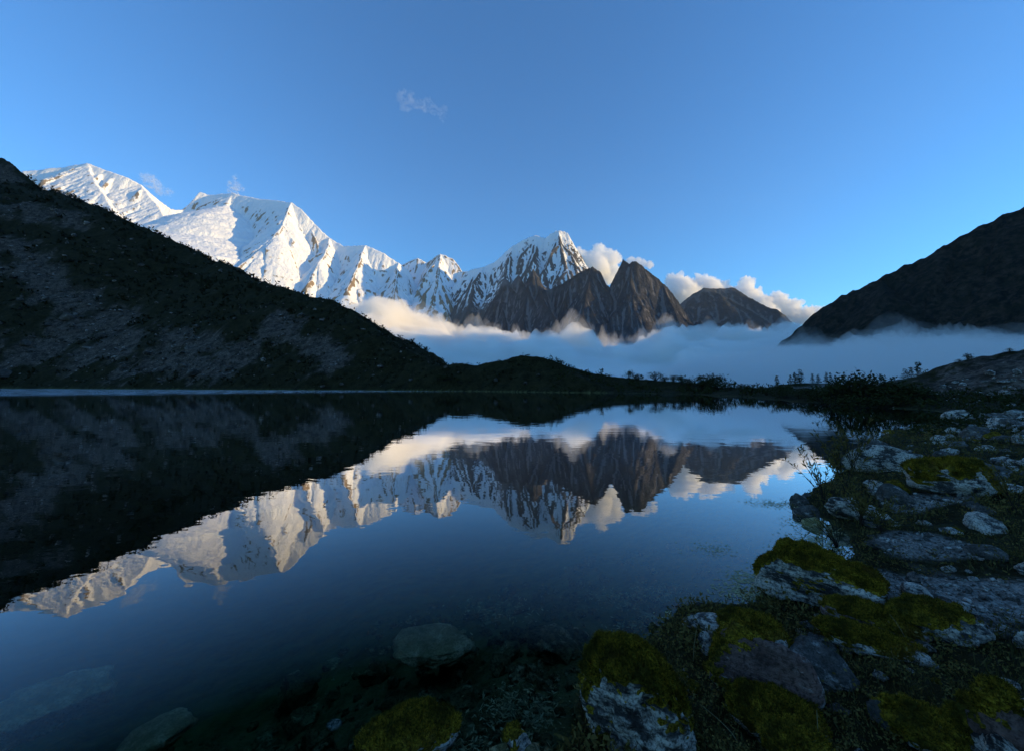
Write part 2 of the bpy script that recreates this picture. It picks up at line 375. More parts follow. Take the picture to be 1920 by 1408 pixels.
#@@GROUND
# ------------------------------------------------------------------ ground: lake bed, banks, moraine slope, knoll
SHORE = [onz(*p)[:2] for p in ((1060, 1408), (1110, 1290), (1140, 1230), (1250, 1180), (1310, 1152), (1420, 1132), (1432, 1062), (1562, 1042), (1562, 1000), (1502, 952), (1484, 930), (1530, 900), (1590, 842), (1640, 802), (1716, 789), (1762, 776),
                               (1700, 768), (1600, 762), (1470, 749), (1300, 739), (1200, 737), (1100, 735.5), (850, 733), (600, 731.5), (300, 730), (0, 728.5))]
SHORE += [np.array(p, float) for p in ((-420, 210), (-520, 120), (-480, 0), (-300, -70), (-120, -60), (-40, -30), (-12, -6), (-4.5, -1.2), (-1.6, 0.7), (-0.3, 1.9))]
SHORE = np.array(SHORE)
def shore_sd(X, Y):
    """signed distance to the shore line, negative over the water"""
    d2 = np.full(X.shape, 1e18); ins = np.zeros(X.shape, bool)
    n = len(SHORE)
    for i in range(n):
        a = SHORE[i]; b = SHORE[(i + 1) % n]; ab = b - a
        t = np.clip(((X - a[0]) * ab[0] + (Y - a[1]) * ab[1]) / (ab @ ab), 0, 1)
        d2 = np.minimum(d2, (X - a[0] - ab[0] * t) ** 2 + (Y - a[1] - ab[1] * t) ** 2)
        c = (a[1] > Y) != (b[1] > Y)
        with np.errstate(divide='ignore', invalid='ignore'):
            xi = a[0] + (Y - a[1]) * ab[0] / (ab[1] if abs(ab[1]) > 1e-9 else 1e-9)
        ins ^= c & (X < xi)
    d = np.sqrt(d2)
    return np.where(ins, -d, d)
CREST = np.array([(-1500, 700, 540), (-1100, 640, 400), at(-120, 322, 580), at(0, 345, 536), at(45, 357, 515), at(95, 368, 485), at(150, 384, 460), at(200, 405, 430), at(262, 426, 395), at(332, 452, 350), at(400, 496, 315), at(440, 516, 298), at(470, 533, 288), at(530, 546, 265), at(592, 567, 245),
                  at(640, 593, 225), at(692, 627, 198), at(726, 651, 182), at(745, 648, 176), at(760, 663, 172), at(800, 684, 166)])
KNOB = np.array([at(-200, 215, 640), at(-60, 272, 600), at(0, 302, 566), at(20, 311, 556), at(36, 326, 548), at(50, 350, 540)])
KNOLL = [(np.array([at(790, 682, 160), at(815, 668, 156), at(838, 663, 154), at(872, 662, 152), at(905, 658, 150), at(935, 656, 148), at(965, 656, 147), at(1000, 662, 146), at(1030, 673, 145), at(1062, 686, 143), at(1110, 699, 140), at(1160, 707, 134), at(1230, 713, 126), at(1320, 718, 112)]), 0.42)]
KNOLL.append((np.array([at(1430, 727, 182), at(1490, 718, 174), at(1550, 718, 181), at(1610, 722, 186), at(1690, 710, 180), at(1725, 704, 174), at(1770, 706, 170)]), 0.30))
RSLOPE = [(np.array([at(1735, 712, 66), at(1760, 702, 64), at(1800, 682, 60), at(1850, 666, 57), at(1880, 659, 55), at(1925, 652, 53), (95, 50, 11), (130, 30, 17), (170, -20, 26)]), 0.42)]
def ground_h(X, Y):
    sd0 = shore_sd(X, Y)
    dist = np.hypot(X, Y)
    j = np.clip(dist * 0.06, 0.22, 4.0)
    sd = sd0 + j * 1.3 * fbm2(X / (j * 5), Y / (j * 5), 3, 81)
    bank = 2.0 * (1 - np.exp(-np.maximum(sd, 0) / 13.0)) + 0.03
    bed = -np.minimum(0.34 * np.abs(sd), 5.0) - 0.02
    sd = sd + 0.22 * np.exp(-dist / 12) * fbm2(X / 0.55, Y / 0.55, 3, 80)
    H = np.where(sd > 0, bank, bed)
    # land behind the outlet falls away into the valley
    H = H - 0.35 * np.maximum(sd - 22, 0) * sstep(60, 100, Y) * sstep(-40, 0, X) * (X < 400)
    # moraine slope
    w = 6 * fbm2(X / 70, Y / 70, 4, 82)
    C, S, D = ridge_field(X + w * 0.5, Y + w, [(CREST, 0.60), (KNOB, 1.15)])
    C = C + (rid2(S / 45, D / 260, 4, 83, 0.6) - 0.6) * 11 * sstep(2, 120, D) + fbm2(X / 28, Y / 28, 5, 84, 0.6) * 5.0 * sstep(0, 60, D) + rid2(X / 9, Y / 9, 3, 85, 0.6) * 1.3 + fbm2(X / 16, Y / 16, 3, 185) * 2.4
    foot = 0.10 * np.maximum(sd, 0) + 0.6 * fbm2(X / 14, Y / 14, 3, 86)
    K, S2, D2 = ridge_field(X + w * 0.2, Y + w * 0.3, KNOLL)
    K = K + (fbm2(X / 16, Y / 16, 4, 87) * 1.6 + fbm2(X / 4, Y / 4, 3, 88) * 0.5) * sstep(0, 25, D2) + 0.25 * fbm2(X / 3, Y / 3, 2, 89)
    R, S3, D3 = ridge_field(X + w * 0.15, Y - w * 0.15, RSLOPE)
    R = R + fbm2(X / 7, Y / 7, 4, 90) * 0.8 + fbm2(X / 1.6, Y / 1.6, 3, 91) * 0.25
    land = np.maximum.reduce([H, np.where(D < 900, C, -99), K, R])
    far = sstep(60, 160, dist)
    land = land + np.where((sd > 0) & (H > 0), far * np.minimum(foot, 6) * sstep(-20, -60, X), 0)
    lim = np.where(sd > 0, 1e9, bed)
    H2 = np.where(sd > 0, np.minimum(land, 0.05 + sd * 0.9 + 0 * land), bed)
    # hummocks on the near bank
    near = np.exp(-dist / 30.0)
    am = sstep(0.0, 0.8, sd) * near
    H2 = H2 + am * (0.16 * fbm2(X / 1.3, Y / 1.3, 3, 92) + 0.05 * fbm2(X / 0.3, Y / 0.3, 3, 93))
    H2 = H2 + (1 - near) * sstep(0.3, 3, sd) * (dist < 110) * 0.28 * fbm2(X / 3.0, Y / 3.0, 4, 94)
    bedn = sstep(0.0, -0.6, sd) * np.exp(-dist / 15)
    H2 = H2 + bedn * 0.12 * fbm2(X / 0.5, Y / 0.5, 4, 95)
    return H2, sd
def hgt(x, y):
    h, s = ground_h(np.array([float(x)]), np.array([float(y)])); return float(h[0])
def hit(px, py, tmax=700.0):
    """where the sight line of a picture point meets the ground or the water"""
    d = ray(px, py); k = np.geomspace(0.6, tmax, 2500)
    X, Y, Z = d[0] * k, d[1] * k, CAMH + d[2] * k
    h, _ = ground_h(X, Y)
    m = np.nonzero(Z <= h)[0]
    i = m[0] if len(m) else len(k) - 1
    return np.array([X[i], Y[i], h[i]])

def blob(X, Y, pts, r):
    P = np.array([p[:2] for p in pts]); d2 = np.full(X.shape, 1e18)
    if len(P) == 1: d2 = (X - P[0][0]) ** 2 + (Y - P[0][1]) ** 2
    for a, b in zip(P[:-1], P[1:]):
        ab = b - a; t = np.clip(((X - a[0]) * ab[0] + (Y - a[1]) * ab[1]) / max(ab @ ab, 1e-9), 0, 1)
        d2 = np.minimum(d2, (X - a[0] - ab[0] * t) ** 2 + (Y - a[1] - ab[1] * t) ** 2)
    return 1 - np.sqrt(d2) / r
def scree_mask(X, Y, Z):
    n = fbm2(X / 30, Y / 30, 5, 101, 0.6) * 0.9 + fbm2(X / 5, Y / 5, 3, 103) * 0.4
    m = np.full(X.shape, -9.0)
    for pts, r in SCREE: m = np.maximum(m, blob(X, Y, pts, r))
    return sstep(0.30, 0.75, m + n)
def gravel_mask(X, Y):
    n = fbm2(X / 1.1, Y / 1.1, 4, 105) * 0.8
    m = np.full(X.shape, -9.0)
    for pts, r in GRAVEL: m = np.maximum(m, blob(X, Y, pts, r))
    return sstep(0.05, 0.45, m + n)
SCREE = [([hit(20, 452), hit(60, 500), hit(110, 545), hit(190, 590), hit(240, 640)], 22), ([hit(0, 645), hit(120, 655), hit(230, 665), hit(330, 680), hit(420, 690)], 24), ([hit(110, 610), hit(230, 650)], 14), ([hit(300, 625), hit(400, 660), hit(440, 690)], 13),
         ([hit(515, 605), hit(560, 635), hit(640, 682)], 13), ([hit(20, 385), hit(85, 405)], 26), ([hit(0, 322), hit(28, 342)], 24), ([hit(120, 400), hit(160, 430)], 18)]
GRAVEL = [([onz(1690, 1075, 0.3), onz(1800, 1070, 0.4), onz(1960, 1080, 0.5)], 0.85), ([onz(1700, 985, 0.4), onz(1780, 1000, 0.4)], 0.6), ([hit(1850, 690), hit(1920, 690), hit(1960, 720)], 7), ([hit(1770, 735), hit(1830, 720)], 2.5), ([hit(1880, 780), hit(1960, 800)], 1.6), ([hit(1690, 945), hit(1780, 930)], 0.5)]

def mat_ground():
    t = NT('ground_cover')
    scree = t.attr('scree'); grav = t.attr('gravel'); wet = t.attr('under')
    big = t.noise(0.05, 8, 0.7); lump = t.noise(0.28, 8, 0.75); mid = t.noise(1.6, 7, 0.7); fin = t.noise(11.0, 8, 0.72)
    veg = t.mix(t.ramp(lump, (0.40, 0.0), (0.62, 1.0)), (0.010, 0.009, 0.003), (0.036, 0.028, 0.010))
    veg = t.mix(t.ramp(mid, (0.50, 0.0), (0.68, 0.8)), veg, (0.055, 0.046, 0.020))
    veg = t.mix(t.ramp(fin, (0.52, 0.0), (0.72, 0.8)), veg, (0.075, 0.062, 0.036))
    stone = t.mix(t.ramp(lump, (0.42, 0.0), (0.60, 1.0)), (0.050, 0.036, 0.026), (0.19, 0.135, 0.100))
    stone = t.mix(t.ramp(mid, (0.38, 0.85), (0.56, 0.0)), stone, (0.024, 0.022, 0.018))
    stone = t.mix(t.ramp(mid, (0.60, 0.0), (0.70, 1.0)), stone, (0.34, 0.255, 0.20))
    peb = t.mix(t.ramp(t.noise(22.0, 6, 0.75), (0.38, 0.0), (0.64, 1.0)), (0.05, 0.044, 0.037), (0.38, 0.33, 0.275))
    bed = t.mix(t.ramp(mid, (0.35, 0.0), (0.65, 1.0)), (0.045, 0.046, 0.016), (0.18, 0.165, 0.065))
    bed = t.mix(t.ramp(fin, (0.5, 0.0), (0.72, 0.8)), bed, (0.17, 0.155, 0.085))
    c = t.mix(scree, veg, stone); c = t.mix(grav, c, peb); c = t.mix(wet, c, bed)
    h = t.math('ADD', t.math('MULTIPLY', mid, 0.5), t.math('MULTIPLY', fin, 0.08)); h = t.math('ADD', h, t.math('MULTIPLY', lump, 1.0))
    return t.done(c, t.bump(h, 0.7, 0.4))
def build_ground():
    az = np.concatenate([np.linspace(-180, -72, 60)[:-1], np.linspace(-72, 66, 900), np.linspace(66, 180, 70)[1:]])
    az = np.radians(az)
    rad = np.concatenate([[0.4], np.geomspace(0.8, 60, 330), np.geomspace(60.6, 330, 300)[:], np.geomspace(332, 1500, 190)])
    X = rad[:, None] * np.sin(az)[None]; Y = rad[:, None] * np.cos(az)[None]
    H, sd = ground_h(X, Y)
    sc = scree_mask(X, Y, H) * (sd > 2); gr = gravel_mask(X, Y) * (sd > 0); sc = np.maximum(sc, gr * (np.hypot(X, Y) > 18)); gr = gr * (np.hypot(X, Y) <= 18)
    un = sstep(0.05, -0.1, sd)
    V = np.stack([X, Y, H], -1).reshape(-1, 3)
    me = mesh_np('ground', V, grid_faces(len(rad), len(az)), mat_ground(), attrs={'scree': sc, 'gravel': gr, 'under': un})
    link('ground', me, kind='structure', label='dark ground of the lake shore, moraine slope and low knoll')
build_ground()

# ------------------------------------------------------------------ the lake
def mat_water():
    t = NT('lake_water'); t.n.remove(t.b)
    geo = t.new('ShaderNodeNewGeometry'); sep = t.new('ShaderNodeSeparateXYZ'); t.l.new(geo.outputs['Position'], sep.inputs[0])
    ws = t.noise(1.0, 3, 0.5, vec=t.mapping((0.55, 0.9, 1.0)))
    wf = t.noise(1.0, 2, 0.5, vec=t.mapping((3.2, 5.0, 1.0)))
    # a breath of wind ruffles the far left shore
    reach = t.math('ADD', sep.outputs['Y'], t.math('MULTIPLY', sep.outputs['X'], -0.65))
    reach = t.math('ADD', reach, t.math('MULTIPLY', t.noise(0.03, 4, 0.6), 26.0))
    spk = t.ramp(t.noise(1.0, 3, 0.6, vec=t.mapping((2.2, 0.12, 1.0))), (0.50, 0.0), (0.60, 1.0))
    wind = t.math('MULTIPLY', t.mrange(reach, 135.0, 215.0), spk)
    rip = t.noise(1.0, 4, 0.7, vec=t.mapping((1.1, 0.55, 1.0)))
    hgt_ = t.math('ADD', t.math('MULTIPLY', ws, 1.0), t.math('MULTIPLY', wf, 0.10))
    b1 = t.new('ShaderNodeBump'); b1.inputs['Strength'].default_value = 1.0; b1.inputs['Distance'].default_value = 0.005; t.l.new(hgt_, b1.inputs['Height'])
    b2 = t.new('ShaderNodeBump'); b2.inputs['Distance'].default_value = 0.9; t.l.new(rip, b2.inputs['Height']); t.l.new(b1.outputs[0], b2.inputs['Normal'])
    t.l.new(wind, b2.inputs['Strength'])
    g = t.new('ShaderNodeBsdfGlossy'); g.inputs['Color'].default_value = (0.97, 0.98, 1.0, 1)
    t.l.new(t.math('ADD', 0.0, t.math('MULTIPLY', wind, 0.60)), g.inputs['Roughness']); t.l.new(b2.outputs[0], g.inputs['Normal'])
    tr = t.new('ShaderNodeBsdfTransparent'); tr.inputs['Color'].default_value = (0.90, 0.97, 0.96, 1)
    fr = t.new('ShaderNodeFresnel'); fr.inputs['IOR'].default_value = 1.45
    fac = t.math('SUBTRACT', t.math('MULTIPLY', fr.outputs[0], 2.7), 0.175, clamp=True)
    mx = t.new('ShaderNodeMixShader'); t.l.new(fac, mx.inputs[0]); t.l.new(tr.outputs[0], mx.inputs[1]); t.l.new(g.outputs[0], mx.inputs[2])
    t.l.new(mx.outputs[0], t.out.inputs['Surface'])
    va = t.new('ShaderNodeVolumeAbsorption'); va.inputs['Color'].default_value = (0.35, 0.80, 0.72, 1); va.inputs['Density'].default_value = 0.55
    t.l.new(va.outputs[0], t.out.inputs['Volume'])
    return t.m
def build_lake():
    n = len(SHORE); out = []
    for i in range(n):
        p, a, b = SHORE[i], SHORE[i - 1], SHORE[(i + 1) % n]
        tt = (b - a) / np.linalg.norm(b - a); nrm = np.array([tt[1], -tt[0]])
        if shore_sd(np.array([p[0] + nrm[0] * 0.01]), np.array([p[1] + nrm[1] * 0.01]))[0] < 0: nrm = -nrm
        out.append(p + nrm * min(4.0, 0.25 + 0.08 * np.hypot(*p)))
    bm = bmesh.new()
    top = [bm.verts.new((p[0], p[1], 0)) for p in out]; bot = [bm.verts.new((p[0], p[1], -12)) for p in out]
    bm.faces.new(top); bm.faces.new(bot[::-1])
    for i in range(n): bm.faces.new((top[i], bot[i], bot[(i + 1) % n], top[(i + 1) % n]))
    bmesh.ops.recalc_face_normals(bm, faces=bm.faces)
    me = bpy.data.meshes.new('lake'); bm.to_mesh(me); bm.free(); me.materials.append(mat_water())
    link('lake', me, kind='structure', label='still dark blue lake mirroring the mountains')
build_lake()

#@@FOG
# ------------------------------------------------------------------ valley fog
def fog_mesh(name, az0, az1, nc, y0, y1, nr, top, bottom, dens, label, seed, color=(0.96, 0.975, 1.0)):
    az = np.radians(np.linspace(az0, az1, nc)); yy = np.geomspace(y0, y1, nr)
    X = yy[:, None] * np.tan(az)[None]; Y = np.repeat(yy[:, None], nc, 1)
    Z = np.maximum(top(X, Y, np.degrees(np.arctan2(X, Y))), bottom + 2)
    e = np.zeros_like(Z); e[[0, -1], :] = 1; e[:, [0, -1]] = 1
    Z = np.where(e > 0, bottom + 1, Z)
    Vt = np.stack([X, Y, Z], -1).reshape(-1, 3); Vb = np.stack([X, Y, np.full_like(Z, bottom)], -1).reshape(-1, 3)
    n = nr * nc; ft = grid_faces(nr, nc); fb = grid_faces(nr, nc, True) + n
    i = np.arange(n).reshape(nr, nc)
    ring = np.concatenate([i[0, :], i[1:, -1], i[-1, -2::-1], i[-2:0:-1, 0]])
    r2 = np.roll(ring, -1); fs = np.stack([ring + n, r2 + n, r2, ring], -1)
    t = NT(name); mat = t.volume(color, dens, 0.0)
    me = mesh_np(name, np.concatenate([Vt, Vb]), [np.concatenate([ft, fb, fs])], mat)
    bm = bmesh.new(); bm.from_mesh(me); bmesh.ops.recalc_face_normals(bm, faces=bm.faces); bm.to_mesh(me); bm.free()
    return link(name, me, kind='stuff', label=label)
def warped(X, Y, L, o, seed, g=0.55):
    a = L * 0.6 * fbm2(X / L, Y / L, 3, seed + 3); b = L * 0.6 * fbm2(X / L, Y / L, 3, seed + 7)
    return fbm2((X + a) / L, (Y + b) / L, o, seed, g)
def top_far(X, Y, A):
    # height as a slope seen from the valley: high against the left range, lower to the right
    el = np.interp(A, [-34, -26, -20, -14, -8, 0, 8, 14, 20, 27, 34, 40], [0.205, 0.190, 0.175, 0.155, 0.135, 0.106, 0.095, 0.092, 0.090, 0.105, 0.125, 0.12])
    body = el * 4300 * sstep(1500, 4000, Y) + 40
    return body * 0.9 + 300 * warped(X, Y, 620, 5, 201) * sstep(1800, 3500, Y)
def top_thin(X, Y, A):
    n = warped(X, Y, 560, 5, 221, 0.5)
    return top_far(X, Y, A) - 60 + 520 * np.maximum(n + 0.02, 0) * sstep(2600, 4000, Y)
def top_near(X, Y, A):
    el = np.interp(A, [5, 20, 30, 38, 45, 52, 60], [0.02, 0.05, 0.075, 0.092, 0.115, 0.118, 0.12])
    return el * np.minimum(Y, 900) * (0.9 + 0.8 * warped(X, Y, 170, 5, 211)) * sstep(100, 220, Y) * sstep(14, 26, A) - 3
def top_nthin(X, Y, A):
    el = np.interp(A, [5, 20, 30, 38, 45, 52, 60], [0.02, 0.05, 0.085, 0.12, 0.115, 0.12, 0.13])
    return el * np.minimum(Y, 950) * (0.85 + 1.2 * np.maximum(warped(X, Y, 190, 4, 231, 0.5), -0.3)) * sstep(250, 800, Y) + 2
fog_mesh('fog_bank', -38, 42, 340, 1300, 5200, 160, top_far, -120, 0.012, 'pale fog bank filling the valley below the snow range', 1, (1.0, 0.988, 0.955))
fog_mesh('drifting_mist', -38, 42, 420, 2200, 5600, 200, top_thin, 100, 0.0016, 'thin torn mist drifting up from the fog bank against the rock', 3, (1.0, 0.988, 0.955))
fog_mesh('low_fog', 8, 62, 240, 112, 1250, 120, top_near, -30, 0.011, 'low fog lying against the foot of the dark mountain', 2, (1.0, 0.988, 0.955))
fog_mesh('rising_mist', 20, 62, 300, 300, 1300, 150, top_nthin, 5, 0.0022, 'ragged wisps of mist climbing the foot of the dark mountain', 4, (1.0, 0.988, 0.955))
# haze: even air round the whole scene
def haze():
    bm = bmesh.new(); bmesh.ops.create_cube(bm, size=1.0)
    x0, x1, y0, y1, z0, z1 = -17500, 7500, -5000, 10300, -260, 5000
    for v in bm.verts: v.co = (x0 if v.co.x < 0 else x1, y0 if v.co.y < 0 else y1, z0 if v.co.z < 0 else z1)
    me = bpy.data.meshes.new('haze'); bm.to_mesh(me); bm.free()
    t = NT('haze_air'); me.materials.append(t.volume((0.70, 0.85, 1.0), 1.0e-5, 0.0))
    link('haze', me, kind='stuff', label='thin blue air haze over the whole valley')
haze()

#@@ROCKS
# ------------------------------------------------------------------ stones
def ico(sub):
    bm = bmesh.new(); bmesh.ops.create_icosphere(bm, subdivisions=sub, radius=1.0)
    V = np.array([v.co[:] for v in bm.verts]); F = np.array([[v.index for v in f.verts] for f in bm.faces]); bm.free()
    return V, F
ICO = {k: ico(k) for k in (1, 2, 3, 4, 5, 6)}
def normals(V, F):
    n = np.cross(V[F[:, 1]] - V[F[:, 0]], V[F[:, 2]] - V[F[:, 0]])
    N = np.zeros_like(V)
    for k in range(3): np.add.at(N, F[:, k], n)
    return N / (np.linalg.norm(N, axis=1)[:, None] + 1e-12)
def rock_shape(seed, dims, sub=4, ang=0.7, rough=0.05, planes=13, wedge=0.0, flat=0.0, front=None):
    r = np.random.default_rng(seed); V, F = ICO[sub]; V = V.copy()
    n = r.normal(size=(planes, 3)); n /= np.linalg.norm(n, axis=1)[:, None]; c = r.uniform(0.62, 0.95, planes)
    if front is not None:
        fv = np.array(front[:3], float); n = np.concatenate([n, [fv / np.linalg.norm(fv)]]); c = np.concatenate([c, [front[3]]])
    dt = V @ n.T; k = np.where(dt > 0.05, c[None] / np.maximum(dt, 0.05), 9)
    rad = -np.log(np.exp(-34 * np.minimum(k, 1.15)).sum(1) + np.exp(-34 * 1.0)) / 34
    rad = ang * rad + (1 - ang) * 0.92
    V = V * rad[:, None]
    if flat: V[:, 2] = np.where(V[:, 2] > 1 - flat, (1 - flat) + (V[:, 2] - 1 + flat) * 0.25, V[:, 2])
    V[:, 2] = np.where(V[:, 2] < -0.35, -0.35 + (V[:, 2] + 0.35) * 0.4, V[:, 2])
    if wedge: V[:, 2] = V[:, 2] * (1 - wedge * (V[:, 0] * 0.55 + 0.35))
    N = normals(V, F); o = r.uniform(0, 50, 3)
    d = fbm3(V[:, 0] * 1.6 + o[0], V[:, 1] * 1.6 + o[1], V[:, 2] * 1.6 + o[2], 5, 3, 0.55)
    d2 = np.abs(fbm3(V[:, 0] * 4.5 + o[1], V[:, 1] * 4.5 + o[2], V[:, 2] * 4.5 + o[0], 4, 6, 0.6))
    V = V + N * (d * rough * 2.0 - d2 * rough * 1.3)[:, None]
    return V * (np.array(dims) / 2), F
def mat_stone(name, dark, mid, pale, amt, tintc=None, sc=4.0):
    t = NT(name)
    n1 = t.noise(sc, 10, 0.75); n2 = t.noise(sc * 0.6, 8, 0.68, dist=0.6); n3 = t.noise(sc * 9, 7, 0.75)
    st = t.noise(1.0, 8, 0.7, vec=t.mapping((sc * 1.2, sc * 1.2, sc * 5.0), rot=(0.5, 0.3, 0.2)))
    c = t.mix(t.ramp(n1, (0.36, 0.0), (0.64, 1.0)), dark, mid)
    if tintc: c = t.mix(t.ramp(t.noise(sc * 0.6, 6, 0.65), (0.42, 0.0), (0.58, 1.0)), c, tintc)
    pm = t.math('ADD', t.math('MULTIPLY', n2, 0.6), t.math('MULTIPLY', st, 0.4))
    c = t.mix(t.ramp(pm, (0.56 - amt * 0.14, 0.0), (0.63 - amt * 0.14, 1.0)), c, pale)
    c = t.mix(t.ramp(n3, (0.40, 0.85), (0.52, 0.0)), c, dark)
    c = t.mix(t.ramp(st, (0.34, 0.6), (0.44, 0.0)), c, dark)
    h = t.math('ADD', t.math('ADD', n1, st), t.math('MULTIPLY', n3, 0.3))
    return t.done(c, t.bump(h, 1.0, 0.05))
M_ST = {'lichen': mat_stone('lichen_stone', (0.030, 0.027, 0.024), (0.14, 0.125, 0.11), (0.72, 0.61, 0.48), 0.75),
        'white': mat_stone('white_stone', (0.05, 0.046, 0.042), (0.26, 0.235, 0.21), (0.76, 0.65, 0.52), 0.85),
        'grey': mat_stone('grey_stone', (0.050, 0.044, 0.037), (0.24, 0.205, 0.17), (0.50, 0.44, 0.37), 0.25),
        'red': mat_stone('reddish_stone', (0.07, 0.042, 0.034), (0.36, 0.225, 0.18), (0.60, 0.51, 0.43), 0.2, (0.27, 0.155, 0.12)),
        'bed': mat_stone('drowned_stone', (0.20, 0.17, 0.07), (0.52, 0.44, 0.21), (0.66, 0.55, 0.31), 0.45, None, 5.0)}
def mat_moss():
    t = NT('moss')
    n1 = t.noise(5.0, 6, 0.65); n2 = t.noise(60.0, 4, 0.7)
    c = t.mix(t.ramp(n1, (0.38, 0.0), (0.62, 1.0)), (0.15, 0.095, 0.012), (0.56, 0.35, 0.030))
    c = t.mix(t.ramp(n2, (0.40, 0.9), (0.58, 0.0)), c, (0.035, 0.026, 0.006))
    c = t.mix(t.ramp(t.noise(2.1, 5, 0.6), (0.52, 0.0), (0.66, 0.8)), c, (0.16, 0.085, 0.022))
    c = t.mix(t.ramp(t.noise(1.3, 6, 0.7), (0.36, 0.8), (0.48, 0.0)), c, (0.07, 0.058, 0.012))
    return t.done(c, t.bump(t.math('ADD', n2, t.noise(22, 5, 0.7)), 1.0, 0.02), 0.95)
M_MOSS = mat_moss()
def moss_for(V, F, seed, cover, thick, fuzz, mat=None, lean=(0, 0)):
    """a moss cap: the rock's own skin pushed out where moss grows and in where the stone is bare"""
    r = np.random.default_rng(seed + 900); N = normals(V, F); o = r.uniform(0, 40, 3)
    s = np.abs(V).max()
    q = V / s
    n = fbm3(q[:, 0] * 1.5 + o[0], q[:, 1] * 1.5 + o[1], q[:, 2] * 1.5 + o[2], 4, 9, 0.6)
    n = n + 0.45 * fbm3(q[:, 0] * 6 + o[2], q[:, 1] * 6, q[:, 2] * 6 + o[1], 3, 17, 0.65)
    m = N[:, 2] * 0.75 + 0.55 * q[:, 2] + lean[0] * q[:, 0] + lean[1] * q[:, 1] + n * 0.9 - (1.0 - cover)
    lump = 0.7 + 0.9 * fbm3(q[:, 0] * 5 + o[1], q[:, 1] * 5, q[:, 2] * 5, 3, 14) + 0.6 * np.abs(fbm3(q[:, 0] * 14, q[:, 1] * 14 + o[2], q[:, 2] * 14, 2, 15))
    off = np.where(m > 0, np.minimum(m * 3, 1) * lump * thick, np.maximum(m * 3, -1) * 0.03 * s)
    M = V + N * off[:, None]
    keep = (m[F] > -0.25).any(1)
    # fuzz: short upright shoots on the moss
    fm = m[F].min(1) > 0.02
    idx = np.nonzero(fm)[0]; Vs, Fs = [M], [F[keep]]
    if fuzz and len(idx):
        A = np.linalg.norm(np.cross(M[F[idx, 1]] - M[F[idx, 0]], M[F[idx, 2]] - M[F[idx, 0]]), axis=1)
        pick = idx[r.choice(len(idx), fuzz, p=A / A.sum())]
        w = r.dirichlet((1, 1, 1), fuzz); P = (M[F[pick]] * w[:, :, None]).sum(1)
        d = N[F[pick, 0]] + r.normal(0, 0.45, (fuzz, 3)) + np.array([0, 0, 0.35]); d /= np.linalg.norm(d, axis=1)[:, None]
        L = thick * r.uniform(0.25, 0.75, fuzz); side = np.cross(d, r.normal(size=(fuzz, 3))); side /= np.linalg.norm(side, axis=1)[:, None]
        hw = side * (L * 0.16)[:, None]
        b = len(M); Vs.append(np.stack([P - hw, P + hw, P + d * L[:, None]], 1).reshape(-1, 3))
        Fs.append(b + np.arange(fuzz * 3).reshape(-1, 3))
    return np.concatenate(Vs), np.concatenate(Fs)
def turn(V, a):
    c, s_ = math.cos(a), math.sin(a); R = np.array([[c, -s_, 0], [s_, c, 0], [0, 0, 1]]); return V @ R.T
def boulder(name, label, box, seed, mat='lichen', cover=None, thick=0.05, fuzz=4000, dr=0.8, ang=0.75, wedge=0.0, flat=0.0, sub=5, rot=0.0, z=None, sink=0.22, cat='boulder', tall=1.0, group=None, rough=0.085, lean=(0, 0), planes=13, front=None):
    x0, y0, x1, y1 = box
    P = hit((x0 + x1) / 2, y1) if z is None else onz((x0 + x1) / 2, y1, z)
    Y = P[1]; dep = math.atan2(CAMH - P[2], math.hypot(P[0], Y))
    w = (x1 - x0) / FPX * Y * math.hypot(P[0], Y) / Y * 0.93
    w = (x1 - x0) / FPX * Y
    app = (y1 - y0) / FPX * Y
    d = w * dr; h = max(0.32 * w, (app - d * math.sin(dep) * 0.75) / math.cos(dep)) * tall
    az = math.atan2(P[0], Y); f = np.array([math.sin(az), math.cos(az)])
    V, F = rock_shape(seed, (w * 1.08, d * 1.08, h * 1.25), sub, ang, rough, planes, wedge, flat, front)
    V = turn(V, rot - az)
    V[:, 2] += h * 0.5 - sink * h - V[:, 2].max() + h * 0.5
    c = P[:2] + f * d * 0.42
    o = link(name, mesh_np(name, V, F, M_ST[mat]), None, (c[0], c[1], P[2]), label, cat, group)
    if cover is not None:
        Vm, Fm = moss_for(V - V.mean(0), F, seed, cover, thick, fuzz, lean=lean); Vm = Vm + V.mean(0)
        link('moss', mesh_np('moss', Vm, Fm, M_MOSS), o)
    return o
B = boulder
B('boulder', 'big rounded boulder capped in thick moss, white lichen on its bare flank', (1085, 1245, 1305, 1440), 3, 'lichen', 0.66, 0.045, 26000, 0.8, 0.75, tall=1.35, lean=(0.15, 0.6), sub=6, front=(-0.25, -1, 0.1, 0.55))
B('boulder', 'reddish angular slab with a white streaked edge and moss on its left shoulder', (1325, 1190, 1512, 1325), 14, 'red', 0.12, 0.03, 5000, 0.6, 1.0, wedge=0.2, rot=-0.1, lean=(-1.0, 0.2), planes=8, sub=6, tall=1.35, rough=0.05, front=(0.15, -1, 0.25, 0.45))
B('boulder', 'long wedge-shaped boulder with a thick sloping moss roof at the water edge', (1425, 1035, 1660, 1155), 25, 'lichen', 0.62, 0.05, 24000, 0.5, 0.95, wedge=0.62, rot=0.0, tall=1.35, lean=(0.35, 0.8), planes=9, sub=6, front=(-0.2, -1, 0.0, 0.5))
B('boulder', 'flat mossy boulder with white ends, standing in the shallow water', (675, 1340, 855, 1440), 31, 'white', 0.78, 0.04, 9000, 0.75, 0.7, rot=-0.15, z=-0.03, lean=(0.0, 0.1))
B('stone', 'small dark stone with one white face beside the big moss-capped boulder', (942, 1364, 997, 1425), 37, 'white', 0.45, 0.02, 1500, 0.8, 0.85, sub=4, z=0.0, cat='stone', lean=(-0.9, 0))
